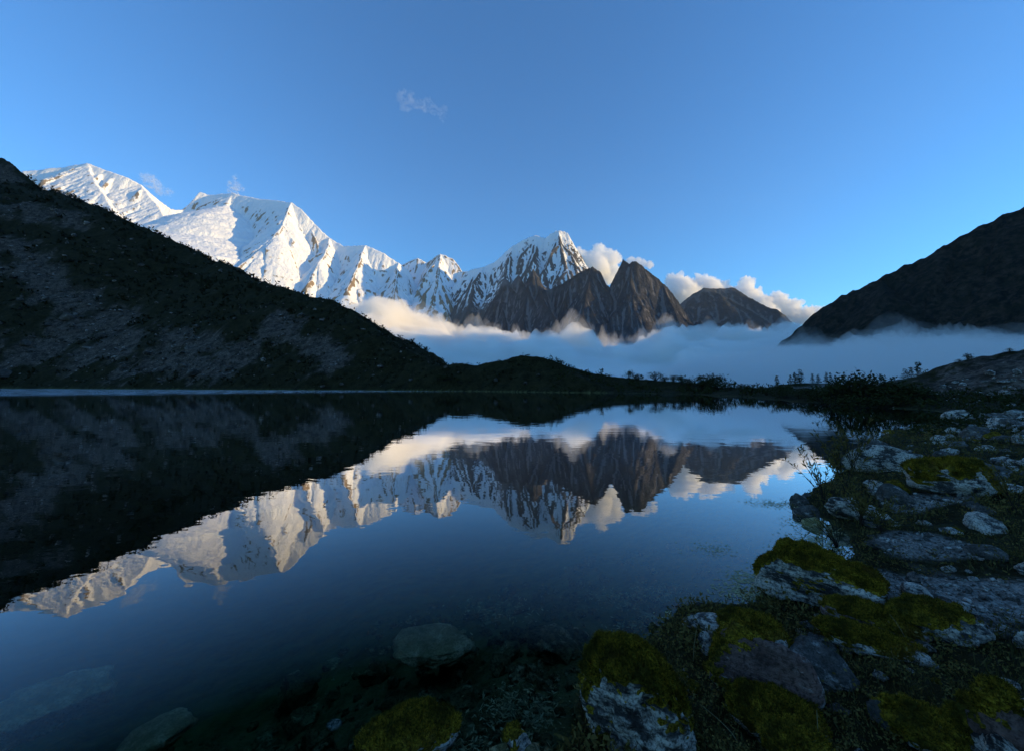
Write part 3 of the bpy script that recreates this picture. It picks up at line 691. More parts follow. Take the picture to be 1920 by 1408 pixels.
B('stone', 'round stone with a white front and dark moss cap, sitting in the shallows', (1133, 1198, 1197, 1248), 41, 'white', 0.48, 0.025, 1500, 0.9, 0.4, sub=4, z=-0.02, cat='stone', lean=(0, 0.7))
B('stone', 'pale rounded stone with a dark base behind the reddish slab', (1303, 1145, 1372, 1192), 45, 'white', None, 0, 0, 0.9, 0.45, sub=4, cat='stone')
B('stone', 'small pointed white stone wedged beside the pale rounded stone', (1310, 1180, 1334, 1210), 46, 'white', None, 0, 0, 0.8, 0.9, sub=4, cat='stone')
B('boulder', 'moss-topped boulder with a broken white lip, above the reddish slab', (1355, 1145, 1468, 1218), 52, 'white', 0.78, 0.04, 6000, 0.8, 0.5, lean=(-0.1, 0.5))
B('boulder', 'domed boulder under brownish moss, pale stone showing at its foot', (1375, 1300, 1545, 1408), 57, 'lichen', 0.86, 0.045, 9000, 0.9, 0.3, lean=(0, 0.5))
B('boulder', 'low bright green moss lump in front of the brownish moss dome', (1440, 1378, 1545, 1440), 61, 'grey', 1.3, 0.04, 6000, 0.9, 0.3)
B('boulder', 'long low moss ridge lying in the middle of the dark plants', (1555, 1172, 1705, 1235), 66, 'lichen', 0.8, 0.045, 7000, 0.5, 0.6, wedge=0.35, tall=0.75, lean=(0, 0.4))
B('boulder', 'mossy mound with a purple-grey stone patch behind the long moss ridge', (1558, 1125, 1725, 1195), 71, 'red', 0.62, 0.045, 7000, 0.6, 0.6, tall=0.7, lean=(0, 0.4))
B('boulder', 'mossy boulder with a pale bare flank beside the gravel patch', (1690, 1118, 1822, 1200), 77, 'lichen', 0.70, 0.04, 6000, 0.7, 0.6, lean=(-0.6, 0.3))
B('stone', 'upright pale grey stone at the edge of the gravel patch', (1693, 1090, 1738, 1132), 83, 'white', None, 0, 0, 0.7, 0.8, sub=4, cat='stone', tall=1.2)
B('boulder', 'low moss-covered boulder with a white striped rim near the dry stalk', (1693, 1350, 1880, 1440), 89, 'white', 0.80, 0.04, 8000, 0.7, 0.6, lean=(-0.35, 0.2))
B('boulder', 'reddish block with a moss crest and white chipped corner', (1838, 1292, 1965, 1440), 93, 'red', 0.42, 0.04, 4000, 0.7, 0.9, lean=(-0.4, 0.3), tall=1.1)
B('boulder', 'dark leaning slab half buried among the leafy plants', (1645, 1315, 1722, 1380), 97, 'grey', 0.25, 0.03, 2000, 0.5, 0.95, wedge=0.5, sub=4)
B('boulder', 'boulder with a bright moss back and two white shoulders above a dark hollow', (1725, 853, 1852, 932), 103, 'lichen', 0.66, 0.12, 7000, 0.8, 0.7, lean=(0.15, 0.15), tall=1.1)
B('boulder', 'long pale bare boulder at the water side behind the leafy saplings', (1603, 824, 1718, 884), 107, 'lichen', None, 0, 0, 0.5, 0.8, rot=0.15, tall=1.1)
B('boulder', 'white block standing where the bank meets the far inlet', (1772, 760, 1812, 790), 111, 'lichen', None, 0, 0, 0.8, 0.9, sub=4)
B('boulder', 'rounded grey boulder speckled with lichen at the end of the grass strip', (1822, 1012, 1878, 1048), 113, 'grey', None, 0, 0, 0.9, 0.35, sub=4)
B('stone', 'flat bright white stone beside the mossy boulder with white shoulders', (1858, 900, 1916, 924), 117, 'white', None, 0, 0, 0.6, 0.8, sub=4, cat='stone')
B('stone', 'lichen-grey pointed stone below the long pale boulder', (1650, 905, 1702, 946), 121, 'grey', None, 0, 0, 0.8, 0.85, sub=4, cat='stone', tall=1.2)
B('stone', 'pale stone tucked against the lichen-grey pointed stone', (1628, 908, 1656, 928), 123, 'white', None, 0, 0, 0.8, 0.8, sub=4, cat='stone')
B('stone', 'pale blocky stone at the tip of the little promontory', (1483, 918, 1512, 946), 127, 'grey', None, 0, 0, 0.8, 0.85, sub=4, z=0.0, cat='stone')
B('stone', 'dark wet block leaning at the tip of the little promontory', (1493, 937, 1538, 972), 131, 'grey', None, 0, 0, 0.7, 0.9, sub=4, z=0.0, cat='stone')
B('stone', 'greenish stone at the waterline below the dark wet block', (1508, 964, 1544, 988), 133, 'bed', None, 0, 0, 0.7, 0.7, sub=4, z=0.0, cat='stone')
for k, (bx, sd_) in enumerate((((1608, 944, 1642, 957), 141), ((1657, 949, 1687, 961), 142), ((1697, 946, 1732, 957), 143), ((1568, 950, 1597, 967), 144), ((1616, 974, 1648, 988), 145), ((1658, 970, 1682, 987), 146), ((1764, 984, 1797, 1001), 147), ((1630, 1010, 1672, 1032), 148), ((1884, 870, 1915, 885), 149), ((1835, 830, 1862, 845), 150), ((1866, 812, 1900, 828), 151), ((1738, 1180, 1762, 1196), 152), ((1905, 1175, 1925, 1215), 153), ((1745, 1325, 1775, 1350), 154), ((1820, 1160, 1850, 1182), 155))):
    B('stone', 'weathered pale stone lying loose among the low plants of the bank', bx, sd_, ('white', 'grey', 'lichen')[k % 3], None, 0, 0, 0.7, 0.95, sub=4, rough=0.12, cat='stone', group='loose stones on the bank')
SPARE = {}
for k in range(6):
    for mt in ('grey', 'white', 'lichen'):
        V, F = rock_shape(700 + k, (1, 0.8, 0.62), 4, 0.95, 0.12); SPARE[k, mt] = mesh_np('stone', V, F, M_ST[mt])
    V, F = rock_shape(720 + k, (1, 0.8, 0.6), 4, 0.8, 0.10); Vm, Fm = moss_for(V, F, 730 + k, 0.9, 0.05, 1500)
    SPARE[k, 'moss'] = (mesh_np('stone', V, F, M_ST['lichen']), mesh_np('moss', Vm, Fm, M_MOSS))
q_ = np.random.default_rng(77); cnt = 0
while cnt < 290:
    az_ = math.radians(q_.uniform(20, 58)); d_ = math.exp(q_.uniform(math.log(3.2), math.log(48)))
    x_, y_ = d_ * math.sin(az_), d_ * math.cos(az_); h_, s_ = ground_h(np.array([x_]), np.array([y_]))
    if s_[0] < 0.05: continue
    w_ = float(np.clip(0.045 + 0.022 * d_, 0.08, 0.8) * q_.gamma(1.5, 0.55)); cnt += 1; k = cnt % 6
    kd = q_.choice(['grey', 'white', 'lichen', 'moss'], p=[0.36, 0.18, 0.31, 0.15])
    lab, grp = {'grey': ('dull grey stone half sunk in the grass of the bank', 'grey stones on the bank'), 'white': ('bleached white stone half sunk in the grass of the bank', 'white stones on the bank'),
                'lichen': ('grey stone patched with pale lichen, half sunk in the bank', 'lichen stones on the bank'), 'moss': ('small stone with a moss cap, half sunk in the bank', 'small mossy stones on the bank')}[kd]
    o_ = link('stone' if kd != 'moss' else 'mossy_stone', SPARE[k, kd] if kd != 'moss' else SPARE[k, kd][0], None, (x_, y_, float(h_[0]) + 0.05 * w_), lab, 'stone', grp)
    o_.scale = (w_, w_, w_ * q_.uniform(0.7, 1.2)); o_.rotation_euler = (q_.normal(0, 0.15), q_.normal(0, 0.15), q_.uniform(0, 6.28))
    if kd == 'moss': link('moss', SPARE[k, kd][1], o_)
# drowned boulders
B('drowned_boulder', 'broad pale green boulder lying just under the clear water', (738, 1172, 892, 1262), 161, 'bed', None, 0, 0, 0.8, 0.85, flat=0.6, z=-0.35, sub=5, cat='boulder', rough=0.09)
B('drowned_boulder', 'large dim boulder deep under the water, with a rounded back', (0, 1262, 195, 1385), 163, 'bed', None, 0, 0, 0.8, 0.85, flat=0.5, z=-0.60, sub=5, cat='boulder', rough=0.09)
B('drowned_boulder', 'faint flat boulder on the lake bed beside the large dim one', (235, 1350, 355, 1425), 167, 'bed', None, 0, 0, 0.8, 0.85, flat=0.5, z=-0.5, sub=4, cat='boulder', rough=0.09)
B('drowned_stone', 'small white stone on the lake bed near the flat mossy boulder', (612, 1350, 640, 1368), 169, 'white', None, 0, 0, 0.8, 0.6, z=-0.35, sub=3, cat='stone')

#@@PLANTS
# ------------------------------------------------------------------ plants
def mat_leaf(name, a, b, sc=3.0):
    t = NT(name)
    info = t.new('ShaderNodeObjectInfo')
    c = t.mix(t.noise(sc, 4, 0.6), a, b)
    return t.done(c, None, 0.7)
M_LEAF = mat_leaf('dark_leaf', (0.016, 0.019, 0.006), (0.055, 0.052, 0.015), 0.8)
M_LEAF2 = mat_leaf('bank_leaf', (0.045, 0.040, 0.011), (0.24, 0.160, 0.046), 1.6)
M_GRASS = mat_leaf('bank_grass', (0.034, 0.036, 0.010), (0.17, 0.125, 0.045), 1.2)
M_FAR = mat_leaf('slope_shrub', (0.010, 0.011, 0.004), (0.034, 0.028, 0.010), 0.2)
M_BARK = mat_leaf('bark', (0.020, 0.016, 0.012), (0.055, 0.045, 0.036), 6.0)
M_DRY = mat_leaf('dry_stalk', (0.20, 0.16, 0.08), (0.32, 0.26, 0.14), 6.0)
M_WEED = mat_leaf('water_weed', (0.22, 0.21, 0.09), (0.55, 0.50, 0.28), 5.0)
def quads(P, D, W, L, Nw):
    """leaf-shaped quads: base P, direction D, half-width vector Nw*W, length L"""
    D = D / (np.linalg.norm(D, axis=1)[:, None] + 1e-9); Nw = Nw / (np.linalg.norm(Nw, axis=1)[:, None] + 1e-9)
    mid = P + D * (L * 0.5)[:, None]
    V = np.stack([P, mid + Nw * W[:, None], P + D * L[:, None], mid - Nw * W[:, None]], 1).reshape(-1, 3)
    return V, np.arange(len(P) * 4).reshape(-1, 4)
def rand_dir(r, n, up=0.0):
    d = r.normal(size=(n, 3)); d[:, 2] += up; return d / np.linalg.norm(d, axis=1)[:, None]
def tube(pts, radii, sides=5):
    pts = np.asarray(pts, float); V = []; n = len(pts)
    for i in range(n):
        d = pts[min(i + 1, n - 1)] - pts[max(i - 1, 0)]; d /= np.linalg.norm(d) + 1e-9
        u = np.cross(d, (0.31, 0.9, 0.2)); u /= np.linalg.norm(u); v = np.cross(d, u)
        for k in range(sides):
            a = 2 * math.pi * k / sides; V.append(pts[i] + radii[i] * (math.cos(a) * u + math.sin(a) * v))
    F = [[i * sides + k, i * sides + (k + 1) % sides, (i + 1) * sides + (k + 1) % sides, (i + 1) * sides + k] for i in range(n - 1) for k in range(sides)]
    return np.array(V), np.array(F)
def joinm(parts):
    Vs, Fs, b = [], [], 0
    for V, F in parts:
        Vs.append(V); Fs.append(F + b); b += len(V)
    return np.concatenate(Vs), np.concatenate(Fs)
def bush_mesh(seed, n_clump=16, leaves=26, leaf=0.09, flat=0.75):
    """a bush of height about 1: separate leaf clumps with gaps, on a few stems"""
    r = np.random.default_rng(seed); st, lf = [], []
    for k in range(n_clump):
        a = r.uniform(0, 6.28); rr = abs(r.normal(0, 0.36)); h = (0.28 + 0.68 * r.uniform() ** 0.7) * (1 - 0.45 * min(rr, 1))
        tip = np.array([rr * math.cos(a), rr * math.sin(a), h])
        mid = tip * np.array([0.55, 0.55, 0.5]) + r.normal(0, 0.04, 3)
        st.append(tube([np.array([0, 0, -0.05]) + r.normal(0, 0.03, 3) * np.array([1, 1, 0]), mid, tip], [0.022, 0.014, 0.006], 4))
        c = r.normal(0, 1, (leaves, 3)) * np.array([0.13, 0.13, 0.085]) + tip
        V, F = quads(c, rand_dir(r, leaves, 0.3), np.full(leaves, leaf * 0.42) * r.uniform(0.6, 1.2, leaves), leaf * r.uniform(0.7, 1.5, leaves), rand_dir(r, leaves))
        lf.append((V, F))
    return joinm(st), joinm(lf)
def conifer_mesh(seed, tiers=13):
    r = np.random.default_rng(seed); lf = []
    trunk = tube([(0, 0, -0.03), (0.01, 0, 0.4), (0, 0.01, 0.97)], [0.022, 0.014, 0.004], 5)
    for k in range(tiers):
        z = 0.12 + 0.86 * k / tiers; R = 0.25 * (1 - z) ** 0.8 * r.uniform(0.6, 1.15) + 0.015
        nb = 7 if z < 0.8 else 4
        for b in range(nb):
            if r.uniform() < 0.18: continue
            a = r.uniform(0, 6.28); L = R * r.uniform(0.55, 1.2); n = 9
            u = np.linspace(0.15, 1, n)[:, None]
            P = np.array([[math.cos(a) * L, math.sin(a) * L, -0.30 * L]]) * u + np.array([0, 0, z])
            D = rand_dir(r, n, -0.2) + np.array([math.cos(a), math.sin(a), 0]) * 0.8
            lf.append(quads(P, D, np.full(n, 0.016), np.full(n, 0.065) * r.uniform(0.6, 1.3, n), rand_dir(r, n)))
    return trunk, joinm(lf)
PROTO = {}
for k in range(4):
    s_, l_ = bush_mesh(300 + k, 18, 28, 0.085)
    PROTO['bush', k] = (mesh_np('stem', *s_, M_BARK), mesh_np('crown', *l_, M_LEAF, smooth=False))
for k in range(3):
    s_, l_ = conifer_mesh(320 + k)
    PROTO['fir', k] = (mesh_np('trunk', *s_, M_BARK), mesh_np('crown', *l_, M_LEAF, smooth=False))
def plant(name, kind, k, loc, h, wide, label, cat, group, r):
    e = link(name, None, None, (loc[0], loc[1], loc[2] - 0.02 * h), label, cat, group)
    e.scale = (h * wide, h * wide, h); e.rotation_euler = (0, 0, r.uniform(0, 6.28))
    a, b = PROTO[kind, k]
    link('trunk' if kind == 'fir' else 'stem', a, e); link('crown', b, e)
    return e
def ground_pt(px, Y):
    x = (px - 960) / FPX * Y; return np.array([x, Y, hgt(x, Y)])
r = np.random.default_rng(50)
# bushes along the low far shore and on the knoll
for px, Y, hp, wd in ((1178, 132, 9, 1.0), (1196, 131, 7, 1.2), (1228, 127, 10, 1.1), (1245, 126, 7, 1.3), (1262, 122, 8, 1.1), (1278, 116, 11, 1.0), (1292, 114, 8, 1.2), (1312, 109, 14, 1.1), (1331, 106, 19, 1.0), (1343, 106, 15, 1.1), (1365, 99, 9, 1.3), (1388, 92, 8, 1.2), (1408, 85, 10, 1.2), (1436, 77, 9, 1.4), (1462, 70, 14, 1.1), (1472, 66, 9, 1.5), (1498, 62, 11, 1.6), (1520, 58, 13, 1.6), (1545, 54, 13, 1.6)):
    plant('shore_bush', 'bush', int(r.integers(4)), ground_pt(px, Y), hp / FPX * Y * 1.7, wd * 1.3, 'dark bush on the low shore beyond the lake outlet', 'bush', 'bushes along the far shore', r)
plant('shore_tree', 'bush', 2, ground_pt(1332, 104), 3.4, 0.7, 'small bushy tree standing highest on the low outlet shore', 'tree', None, r)
for px, Y, hp, wd in ((1565, 50, 30, 1.0), (1583, 49, 44, 0.9), (1602, 48, 52, 0.85), (1622, 47, 46, 0.9), (1640, 47, 40, 1.0), (1660, 47, 30, 1.2), (1685, 46, 26, 1.4), (1706, 46, 22, 1.4), (1728, 45, 18, 1.4), (1610, 44, 24, 1.5), (1650, 43, 22, 1.5), (1690, 43, 17, 1.5), (1742, 44, 16, 1.5), (1580, 47, 25, 1.5)):
    plant('thicket_bush', 'bush', int(r.integers(4)), ground_pt(px, Y), hp / FPX * Y * 1.25, wd * 1.25, 'tall dark bush in the thicket at the end of the inlet', 'bush', 'thicket at the end of the inlet', r)
for px, Y, hp in ((822, 156, 7), (834, 154, 9), (845, 154, 6), (858, 153, 7), (936, 148, 6), (944, 148, 7), (958, 147, 6), (972, 147, 5), (1046, 144, 5), (1052, 144, 6), (880, 152, 4), (912, 150, 4)):
    plant('knoll_bush', 'bush', int(r.integers(4)), ground_pt(px, Y), hp / FPX * Y * 1.2, 1.4, 'low rounded bush on the top of the knoll', 'bush', 'bushes on the knoll', r)
# firs standing in the mist
for px, Y, hp in ((1490, 168, 24), (1500, 166, 30), (1482, 175, 19), (1523, 180, 21), (1534, 182, 20), (1549, 180, 24), (1558, 186, 20), (1456, 185, 18), (1708, 185, 22), (1722, 188, 32), (1697, 190, 19), (1737, 188, 18)):
    p = ground_pt(px, Y); base = 720 if px < 1600 else 708
    plant('fir_tree', 'fir', int(r.integers(3)), p, max(at(px, base - hp, Y)[2] - p[2], 3.0), 1.1, 'fir tree fading into the mist behind the thicket', 'tree', 'firs in the mist', r)
for px, Y, hp in ((1800, 60, 9), (1818, 58, 13), (1783, 62, 6), (1895, 54, 8)):
    plant('slope_bush', 'bush', int(r.integers(4)), ground_pt(px, Y), hp / FPX * Y * 1.2, 1.1, 'small dark bush on the crest of the stony right slope', 'bush', 'bushes on the stony slope crest', r)
# trees and shrubs along the moraine crest
seg = np.linalg.norm(np.diff(CREST[:, :2], axis=0), axis=1); cum = np.concatenate([[0], np.cumsum(seg)])
for k in range(95):
    s0 = r.uniform(cum[4], cum[13]); i = np.searchsorted(cum, s0) - 1; f = (s0 - cum[i]) / seg[i]
    p = CREST[i] + (CREST[i + 1] - CREST[i]) * f; p = p + np.array([r.normal(0, 3), r.uniform(-9, 3), 0])
    p[2] = hgt(p[0], p[1]); D_ = math.hypot(p[0], p[1])
    fir = r.uniform() < 0.35
    h = (r.uniform(4.5, 8.5) if fir else r.uniform(2.5, 5.0)) * min(1.0, D_ / 480)
    plant('crest_fir' if fir else 'crest_bush', 'fir' if fir else 'bush', int(r.integers(3)), p, h, 1.2 if fir else 1.3, 'small fir standing on the moraine crest against the snow' if fir else 'dark bush growing on the moraine crest', 'tree' if fir else 'bush', 'firs on the moraine crest' if fir else 'bushes on the moraine crest', r)

# scattered clumps on slopes: nobody could count these
def sample_polar(r, n, az0, az1, d0, d1):
    az = np.radians(r.uniform(az0, az1, n)); d = np.exp(r.uniform(math.log(d0), math.log(d1), n))
    return d * np.sin(az), d * np.cos(az), d
def clump_field(name, n, az0, az1, d0, d1, size, leaves, leafsize, mat, label, keep, r, vert=0.6, lift=0.35):
    X, Y, D = sample_polar(r, n, az0, az1, d0, d1); H, sd = ground_h(X, Y)
    m = keep(X, Y, H, sd, D); X, Y, H, D = X[m], Y[m], H[m], D[m]
    sz = size(D, r); n = len(X)
    C = np.repeat(np.stack([X, Y, H + sz * lift], -1), leaves, 0); S = np.repeat(sz, leaves)
    C = C + r.normal(0, 1, C.shape) * S[:, None] * np.array([0.36, 0.36, 0.36 * vert])
    V, F = quads(C, rand_dir(r, len(C), 0.5), S * leafsize * 0.4 * r.uniform(0.6, 1.2, len(C)), S * leafsize * r.uniform(0.7, 1.4, len(C)), rand_dir(r, len(C)))
    return link(name, mesh_np(name, V, F, mat, smooth=False), kind='stuff', label=label)
clump_field('slope_shrubs', 15000, -66, 14, 140, 900, lambda D, r: np.clip(D * 0.006, 0.8, 4.5) * r.uniform(0.4, 1.3, len(D)), 7, 0.75, M_FAR, 'dark low shrubs covering the moraine slope and the knoll',
            lambda X, Y, H, sd, D: (sd > 1.5) & (r.uniform(size=len(X)) > scree_mask(X, Y, H) * 0.97) & (H > 0.2) & (fbm2(X / 25, Y / 25, 3, 140) > -0.28), r)
clump_field('inlet_shrubs', 2600, 30, 64, 26, 75, lambda D, r: np.clip(D * 0.012, 0.2, 0.9) * r.uniform(0.4, 1.2, len(D)), 12, 0.4, M_LEAF, 'low green shrubs on the ground behind the inlet',
            lambda X, Y, H, sd, D: (sd > 0.6) & (r.uniform(size=len(X)) > gravel_mask(X, Y) * 0.96), r)
clump_field('shore_thicket', 2600, 4, 47, 44, 150, lambda D, r: np.clip(D * 0.013, 0.5, 1.6) * r.uniform(0.4, 1.3, len(D)), 14, 0.42, M_LEAF, 'dark low scrub along the far shore of the outlet',
            lambda X, Y, H, sd, D: (sd > 0.2) & (sd < 16) & (X > 12) & (Y > 38) & (fbm2(X / 9, Y / 9, 3, 143) > -0.15), r, 0.8)
clump_field('bank_plants', 9000, 8, 66, 1.9, 30, lambda D, r: np.clip(0.05 + D * 0.009, 0.06, 0.28) * r.uniform(0.4, 1.3, len(D)), 16, 0.26, M_LEAF2, 'small leafy plants covering the near bank',
            lambda X, Y, H, sd, D: (sd > 0.10) & (r.uniform(size=len(X)) > gravel_mask(X, Y) * 0.97) & (fbm2(X / 0.9, Y / 0.9, 3, 141) > -0.35), r, 0.9, 0.45)
clump_field('edge_plants', 2600, -20, 40, 1.8, 9, lambda D, r: 0.10 * r.uniform(0.5, 1.5, len(D)), 16, 0.35, M_LEAF2, 'tangled low plants along the water edge',
            lambda X, Y, H, sd, D: (sd > -0.05) & (sd < 0.5), r, 0.9, 0.4)
def grass_field(name, n, az0, az1, d0, d1, hgt_m, mat, label, keep, r):
    X, Y, D = sample_polar(r, n, az0, az1, d0, d1); H, sd = ground_h(X, Y); m = keep(X, Y, H, sd, D); X, Y, H, D = X[m], Y[m], H[m], D[m]
    L = hgt_m * r.uniform(0.4, 1.3, len(X)) * (0.6 + D * 0.05); P = np.stack([X, Y, H - 0.01], -1)
    V, F = quads(P, rand_dir(r, len(X), 2.2), L * 0.035 + D * 0.0004, L, rand_dir(r, len(X)))
    link(name, mesh_np(name, V, F, mat, smooth=False), kind='stuff', label=label)
grass_field('bank_grass', 80000, 8, 66, 1.9, 26, 0.10, M_GRASS, 'short grass between the stones of the near bank', lambda X, Y, H, sd, D: (sd > 0.05) & (r.uniform(size=len(X)) > gravel_mask(X, Y)) & (fbm2(X / 0.7, Y / 0.7, 3, 142) > -0.12), r)

# loose stones as fields
def stone_field(name, n, az0, az1, d0, d1, size, mat, label, keep, r, sub=1):
    X, Y, D = sample_polar(r, n, az0, az1, d0, d1); H, sd = ground_h(X, Y); m = keep(X, Y, H, sd, D); X, Y, H, D = X[m], Y[m], H[m], D[m]
    V0, F0 = ICO[sub]; n = len(X); S = size(D, r)
    V = np.repeat(V0[None], n, 0) * r.uniform(0.55, 1.15, (n, len(V0), 1)) * (r.uniform(0.5, 1.1, (n, 1, 3)) * np.array([1, 1, 0.7]))
    a = r.uniform(0, 6.28, n); c, s_ = np.cos(a)[:, None], np.sin(a)[:, None]
    V = np.stack([V[..., 0] * c - V[..., 1] * s_, V[..., 0] * s_ + V[..., 1] * c, V[..., 2]], -1) * S[:, None, None] * 0.5
    V = V + np.stack([X, Y, H + S * 0.12], -1)[:, None]
    F = (F0[None] + (np.arange(n) * len(V0))[:, None, None]).reshape(-1, 3)
    return link(name, mesh_np(name, V.reshape(-1, 3), F, mat, smooth=False), kind='stuff', label=label)
M_SCREE = mat_stone('scree_stone', (0.04, 0.034, 0.028), (0.17, 0.13, 0.10), (0.46, 0.37, 0.30), 0.4, None, 0.15)
M_PEB = mat_stone('pebble', (0.04, 0.035, 0.030), (0.26, 0.22, 0.18), (0.60, 0.53, 0.44), 0.45, None, 3.0)
stone_field('scree_stones', 26000, -66, -8, 170, 800, lambda D, r: np.clip(D * 0.0030, 0.3, 2.2) * r.gamma(1.1, 1.0, len(D)), M_SCREE, 'grey scree stones strewn over the moraine slope',
            lambda X, Y, H, sd, D: (sd > 1) & (r.uniform(size=len(X)) < 0.16 + 0.84 * scree_mask(X, Y, H)), r)
stone_field('gravel', 15000, 22, 66, 3.5, 16, lambda D, r: np.clip(D * 0.006, 0.02, 0.08) * r.gamma(1.8, 0.6, len(D)), M_PEB, 'loose pale gravel on the bare patches of the bank',
            lambda X, Y, H, sd, D: (sd > 0.1) & (r.uniform(size=len(X)) < gravel_mask(X, Y)), r)
stone_field('rubble', 9000, 38, 66, 16, 80, lambda D, r: np.clip(D * 0.007, 0.05, 0.5) * r.gamma(1.8, 0.6, len(D)), M_PEB, 'grey rubble on the stony right slope',
            lambda X, Y, H, sd, D: (sd > 0.1) & (r.uniform(size=len(X)) < 0.05 + 0.95 * gravel_mask(X, Y)), r)
M_BEDS = mat_stone('bed_stone', (0.03, 0.028, 0.012), (0.24, 0.20, 0.09), (0.46, 0.38, 0.20), 0.25)
stone_field('bed_stones', 3200, -60, 35, 2.2, 9, lambda D, r: 0.085 * r.gamma(1.3, 0.8, len(D)), M_BEDS, 'small stones on the lake bed', lambda X, Y, H, sd, D: (sd < -0.1) & (sd > -4), r, 2)
# bigger blocks that stand out on the moraine
BLK = []
for k in range(5):
    V, F = rock_shape(500 + k, (1, 0.8, 0.75), 3, 0.95, 0.10); BLK.append(mesh_np('moraine_block', V, F, M_SCREE))
def block(px, py, wpx, label, group, k):
    p = hit(px, py); w = wpx / FPX * p[1] * 1.2
    o = link('moraine_block', BLK[k % 5], None, (p[0], p[1], p[2] + 0.10 * w), label, 'boulder', group)
    o.scale = (w, w, w); o.rotation_euler = (0, 0, k * 1.7)
block(128, 600, 24, 'long pale block lying on the upper scree of the moraine', None, 0)
block(47, 650, 17, 'pale rounded block on the lower left scree', None, 1)
block(192, 634, 15, 'pale block in the middle of the lower scree', None, 2)
block(362, 704, 22, 'squared grey block at the foot of the scree by the shore', None, 3)
block(343, 688, 14, 'grey block just above the squared one', None, 4)
block(4, 708, 26, 'grey rounded boulder on the shore strip below the moraine', None, 1)
for k, (px, py) in enumerate(((150, 618), (232, 690), (90, 612), (300, 664), (420, 690), (445, 700), (280, 700), (505, 690), (560, 680), (600, 690), (250, 560), (180, 560), (265, 500), (330, 520), (605, 726), (700, 705), (560, 715), (470, 640), (440, 600), (640, 722), (30, 690), (115, 640), (350, 630), (390, 655), (985, 720), (860, 700), (835, 690), (930, 715), (1010, 705), (770, 715))):
    block(px, py, 6 + (k * 7 % 5), 'small grey block standing out on the dark slope across the lake', 'blocks on the slope across the lake', k)

# water weeds
def weeds(name, spots, n, z0, z1, L, mat, label, r, flat):
    Ps = []
    for px, py, rx, ry, k in spots:
        c = onz(px, py, 0.0); m = int(n * k); q = r.normal(0, 0.45, (m, 2))
        Ps.append(np.stack([c[0] + q[:, 0] * rx, c[1] + q[:, 1] * ry, r.uniform(z0, z1, m)], -1))
    P = np.concatenate(Ps); D = rand_dir(r, len(P)); D[:, 2] *= 0.0 if flat else 0.5; D[:, 0] += 0.8
    Nw = rand_dir(r, len(P));
    if flat: Nw = np.stack([-D[:, 1], D[:, 0], np.zeros(len(P))], -1)
    V, F = quads(P, D, L * r.uniform(0.10, 0.22, len(P)), L * r.uniform(0.5, 1.5, len(P)), Nw)
    link(name, mesh_np(name, V, F, mat, smooth=False), kind='stuff', label=label)
weeds('floating_weed', [(1448, 945, 0.6, 0.35, 1.0), (1520, 985, 0.5, 0.5, 1.0), (1530, 1015, 0.5, 0.5, 1.3), (1495, 1030, 0.4, 0.3, .6), (1400, 1085, 0.35, 0.25, .7), (1395, 1112, 0.4, 0.25, 1.0), (1345, 1140, 0.3, 0.15, .5), (1330, 1030, 0.4, 0.3, .3), (1290, 1160, .3, .15, .5)], 330, 0.003, 0.006, 0.05, M_WEED, 'pale floating weed leaves on the water by the bank', r, True)
weeds('drowned_weed', [(955, 1300, 0.28, 0.22, 1.2), (1030, 1320, 0.25, 0.2, 1.0), (1200, 1158, 0.3, 0.12, 1.0), (1230, 1095, 0.45, 0.2, .8), (1215, 1190, 0.3, 0.15, .8), (870, 1385, 0.3, 0.15, .8), (1150, 1100, 0.3, 0.15, .4), (1010, 1385, 0.3, 0.2, .9), (1160, 1215, 0.25, 0.15, .8), (930, 1120, .6, .3, .4)], 420, -0.22, -0.03, 0.05, M_WEED, 'feathery weed growing just under the water', r, False)

# leafy saplings and stalks on the bank
def sapling(px, py, h, nst, label, seed, lean=(0, 0), leaf=0.055, nl=26, bare=False, spread=0.45, wide=1.0):
    q = np.random.default_rng(seed); p = hit(px, py)
    e = link('sapling', None, None, tuple(p), label, 'sapling')
    lf = []
    for k in range(nst):
        a = q.uniform(0, 6.28); sp_ = q.uniform(0.1, spread) * h; H = h * q.uniform(0.55, 1.05)
        tip = np.array([math.cos(a) * sp_ + lean[0] * H, math.sin(a) * sp_ + lean[1] * H, H])
        u = np.linspace(0, 1, 7)[:, None]; pts = tip * np.array([1, 1, 1]) * u ** np.array([1.4, 1.4, 0.9]) + q.normal(0, 0.012 * h, (7, 3)) * u
        pts[0, 2] = -0.04
        V, F = tube(pts, np.linspace(0.006, 0.002, 7) * (0.6 + h * 0.5), 4)
        link('stem', mesh_np('stem', V, F, M_BARK), e)
        if not bare:
            t_ = q.uniform(0.3, 1, nl); i = np.minimum((t_ * 6).astype(int), 5); f = (t_ * 6 - i)[:, None]
            P = pts[i] * (1 - f) + pts[i + 1] * f; D = rand_dir(q, nl, 0.4) + (tip / np.linalg.norm(tip)) * 0.9
            lf.append(quads(P, D, np.full(nl, leaf * 0.16 * wide), leaf * q.uniform(0.6, 1.3, nl), rand_dir(q, nl)))
    if lf:
        V, F = joinm(lf); link('foliage', mesh_np('foliage', V, F, M_LEAF2, smooth=False), e)
sapling(1545, 945, 1.15, 9, 'slender leafy sapling leaning over the water at the promontory', 601, (-0.35, 0.0), 0.10, 26)
sapling(1585, 925, 1.35, 11, 'dense leafy sapling right behind the promontory stones', 602, (-0.1, 0), 0.11, 30)
sapling(1600, 888, 1.6, 10, 'tall thin sapling standing before the long pale boulder', 603, (-0.02, 0), 0.12, 26)
sapling(1570, 880, 1.2, 7, 'sparse sapling at the water line beside the tall thin one', 608, (-0.1, 0), 0.12, 22)
